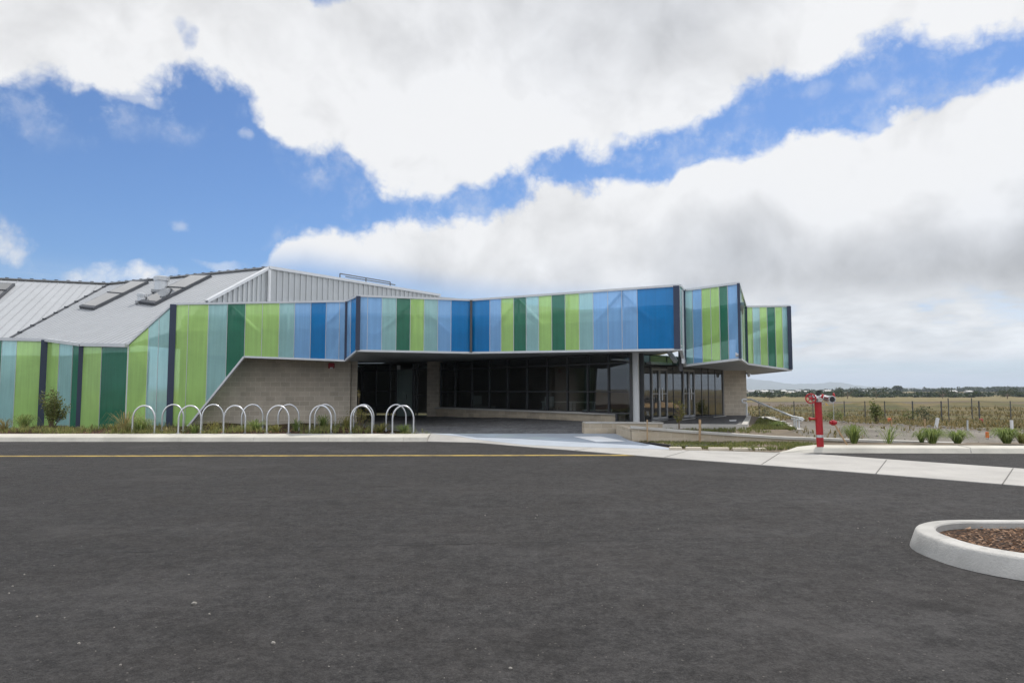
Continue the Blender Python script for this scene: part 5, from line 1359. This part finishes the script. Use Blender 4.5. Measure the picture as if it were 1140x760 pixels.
for i in range(620):
    Y = rnd.uniform(330, 430); x = rnd.uniform(-60, 480) * Y / 400; h = (1.3 + 2.3 * rnd.random() ** 2.2) * Y / 380; w = rnd.uniform(4, 9)
    z = tz(x, Y)
    for k in range(3): leafball(m_, (x + rnd.uniform(-.3, .3) * w, Y + rnd.uniform(-2, 2), z + h * rnd.uniform(.35, .75)), (w * .4, w * .4, h * .36), 24, 1.3, .8)
stuff('tree_line', m_, MT['tree'])
m_ = MB()
for i in range(420):
    Y = rnd.uniform(930, 1100); x = rnd.uniform(-100, 1000) * Y / 1000; h = (2.2 + 2.4 * rnd.random() ** 1.5) * (1.0 + .5 * math.sin(x * .013)); w = rnd.uniform(9, 20)
    leafball(m_, (x, Y, tz(x, Y) + h * .55), (w * .5, w * .4, h * .5), 40, 3.2, .8)
stuff('back_tree_line', m_, MT['tree'])
m_ = MB()
for i in range(260):
    Y = rnd.uniform(880, 960); x = rnd.uniform(600, 900) * Y / 900; 
    if x / Y < .655: continue
    leafball(m_, (x, Y, 1.2 + rnd.uniform(0, 2.6)), (9, 8, 1.8), 34, 2.4, .8)
for i in range(10): leafball(m_, (ray(998 + rnd.uniform(-4, 4), 431)[0] * 800, 800, 2.6 + rnd.random() * 1.5), (4, 4, 2), 30, 2.6, .8)
stuff('far_wood', m_, MT['tree'])
# houses between the trees
hs = [(836, 434.6), (843, 436), (851, 434.8), (860, 435.8), (872, 434.6), (880, 435.6), (889, 434.4), (897, 435.2), (921, 434.4), (963, 434.6), (1060, 434.8), (1078, 435)]
for i, (px, py) in enumerate(hs):
    Y = 860; x = ray(px, py)[0] * Y; zt = H + ray(px, py)[1] * Y; t = thing('house', (x, Y, tz(x, Y)), f'tiny pale house in front of the distant trees, {i + 1} of twelve counted from the left', 'house', 'far-off pale houses')
    w = rnd.uniform(4.5, 9); zg_ = tz(x, Y) - .1; m_ = MB(); m_.box((x, Y, (zt - .8 + zg_) / 2), (w, 8, zt - .8 - zg_)); m_.build('wall', MT['housew'], t)
    m_ = MB(); a = w / 2 + .5; e_ = zt - .8; m_.mesh([(x - a, Y - 4.6, e_), (x + a, Y - 4.6, e_), (x + a, Y + 4.6, e_), (x - a, Y + 4.6, e_), (x - a, Y, e_ + 1.3), (x + a, Y, e_ + 1.3)], [(0, 1, 5, 4), (2, 3, 4, 5), (0, 4, 3), (1, 2, 5), (3, 2, 1, 0)]); m_.build('roof', MT['housew'] if i % 3 else MT['houser'], t)
# hills
hp_ = [(-400, 431), (200, 430), (500, 428), (700, 425), (780, 422), (835, 421.5), (850, 423), (868, 425.5), (885, 427.5), (900, 426.8), (915, 426.6), (925, 425.2), (938, 425.6), (950, 428.6), (968, 429.8), (990, 430.5), (1010, 431.3), (1060, 431.8), (1140, 431.9), (1300, 432), (1700, 432.2)]
m_ = MB(); Yh = 7500; vs = []
ridge = []
for a, b in zip(hp_, hp_[1:]):
    for k in range(10): t = k / 10; ridge.append((lerp(a[0], b[0], t), lerp(a[1], b[1], t) + .25 * math.sin(lerp(a[0], b[0], t) * .21) + .15 * math.sin(lerp(a[0], b[0], t) * .57)))
for px, py in ridge:
    p = at_y(px, py, Yh); vs += [(p.x * .9, Yh - 900, -6), (p.x, Yh, p.z), (p.x * 1.15, Yh + 1500, -6)]
m_.mesh(vs, [(i * 3 + j, (i + 1) * 3 + j, (i + 1) * 3 + j + 1, i * 3 + j + 1) for i in range(len(ridge) - 1) for j in range(2)])
struct('hills', m_, MT['hill'], smooth_='all')
# spoil bank to the right, out of the frame, that the entrance glass reflects
m_ = MB(); vs = []
for j in range(30):
    for i in range(9):
        t = i / 8; y = -12 + j * 2.3; e = math.sin(math.pi * j / 29) ** .6
        x = 54 + t * 26 + 1.5 * math.sin(y * .3); z = tz(x, y) - .1 + 6.0 * e * math.sin(math.pi * t) ** .8 * (1 + .12 * math.sin(y * .7 + t * 5)); vs.append((x, y, z))
m_.mesh(vs, [(j * 9 + i, j * 9 + i + 1, (j + 1) * 9 + i + 1, (j + 1) * 9 + i) for j in range(29) for i in range(8)])
struct('earth_bank', m_, MT['bank'], smooth_='all')

# air: far things fade to pale blue
def haze():
    m, nt, out = newmat('haze_air'); v = nt.nodes.new('ShaderNodeVolumePrincipled')
    v.inputs['Color'].default_value = (.72, .82, .95, 1); v.inputs['Density'].default_value = HAZE; v.inputs['Anisotropy'].default_value = .3
    nt.links.new(v.outputs[0], out.inputs['Volume'])
    m_ = MB(); m_.box((0, 1500, 77.5), (23000, 21000, 175)); o = m_.build('haze', m); tag(o, kind='stuff')
HAZE = .00016
haze()
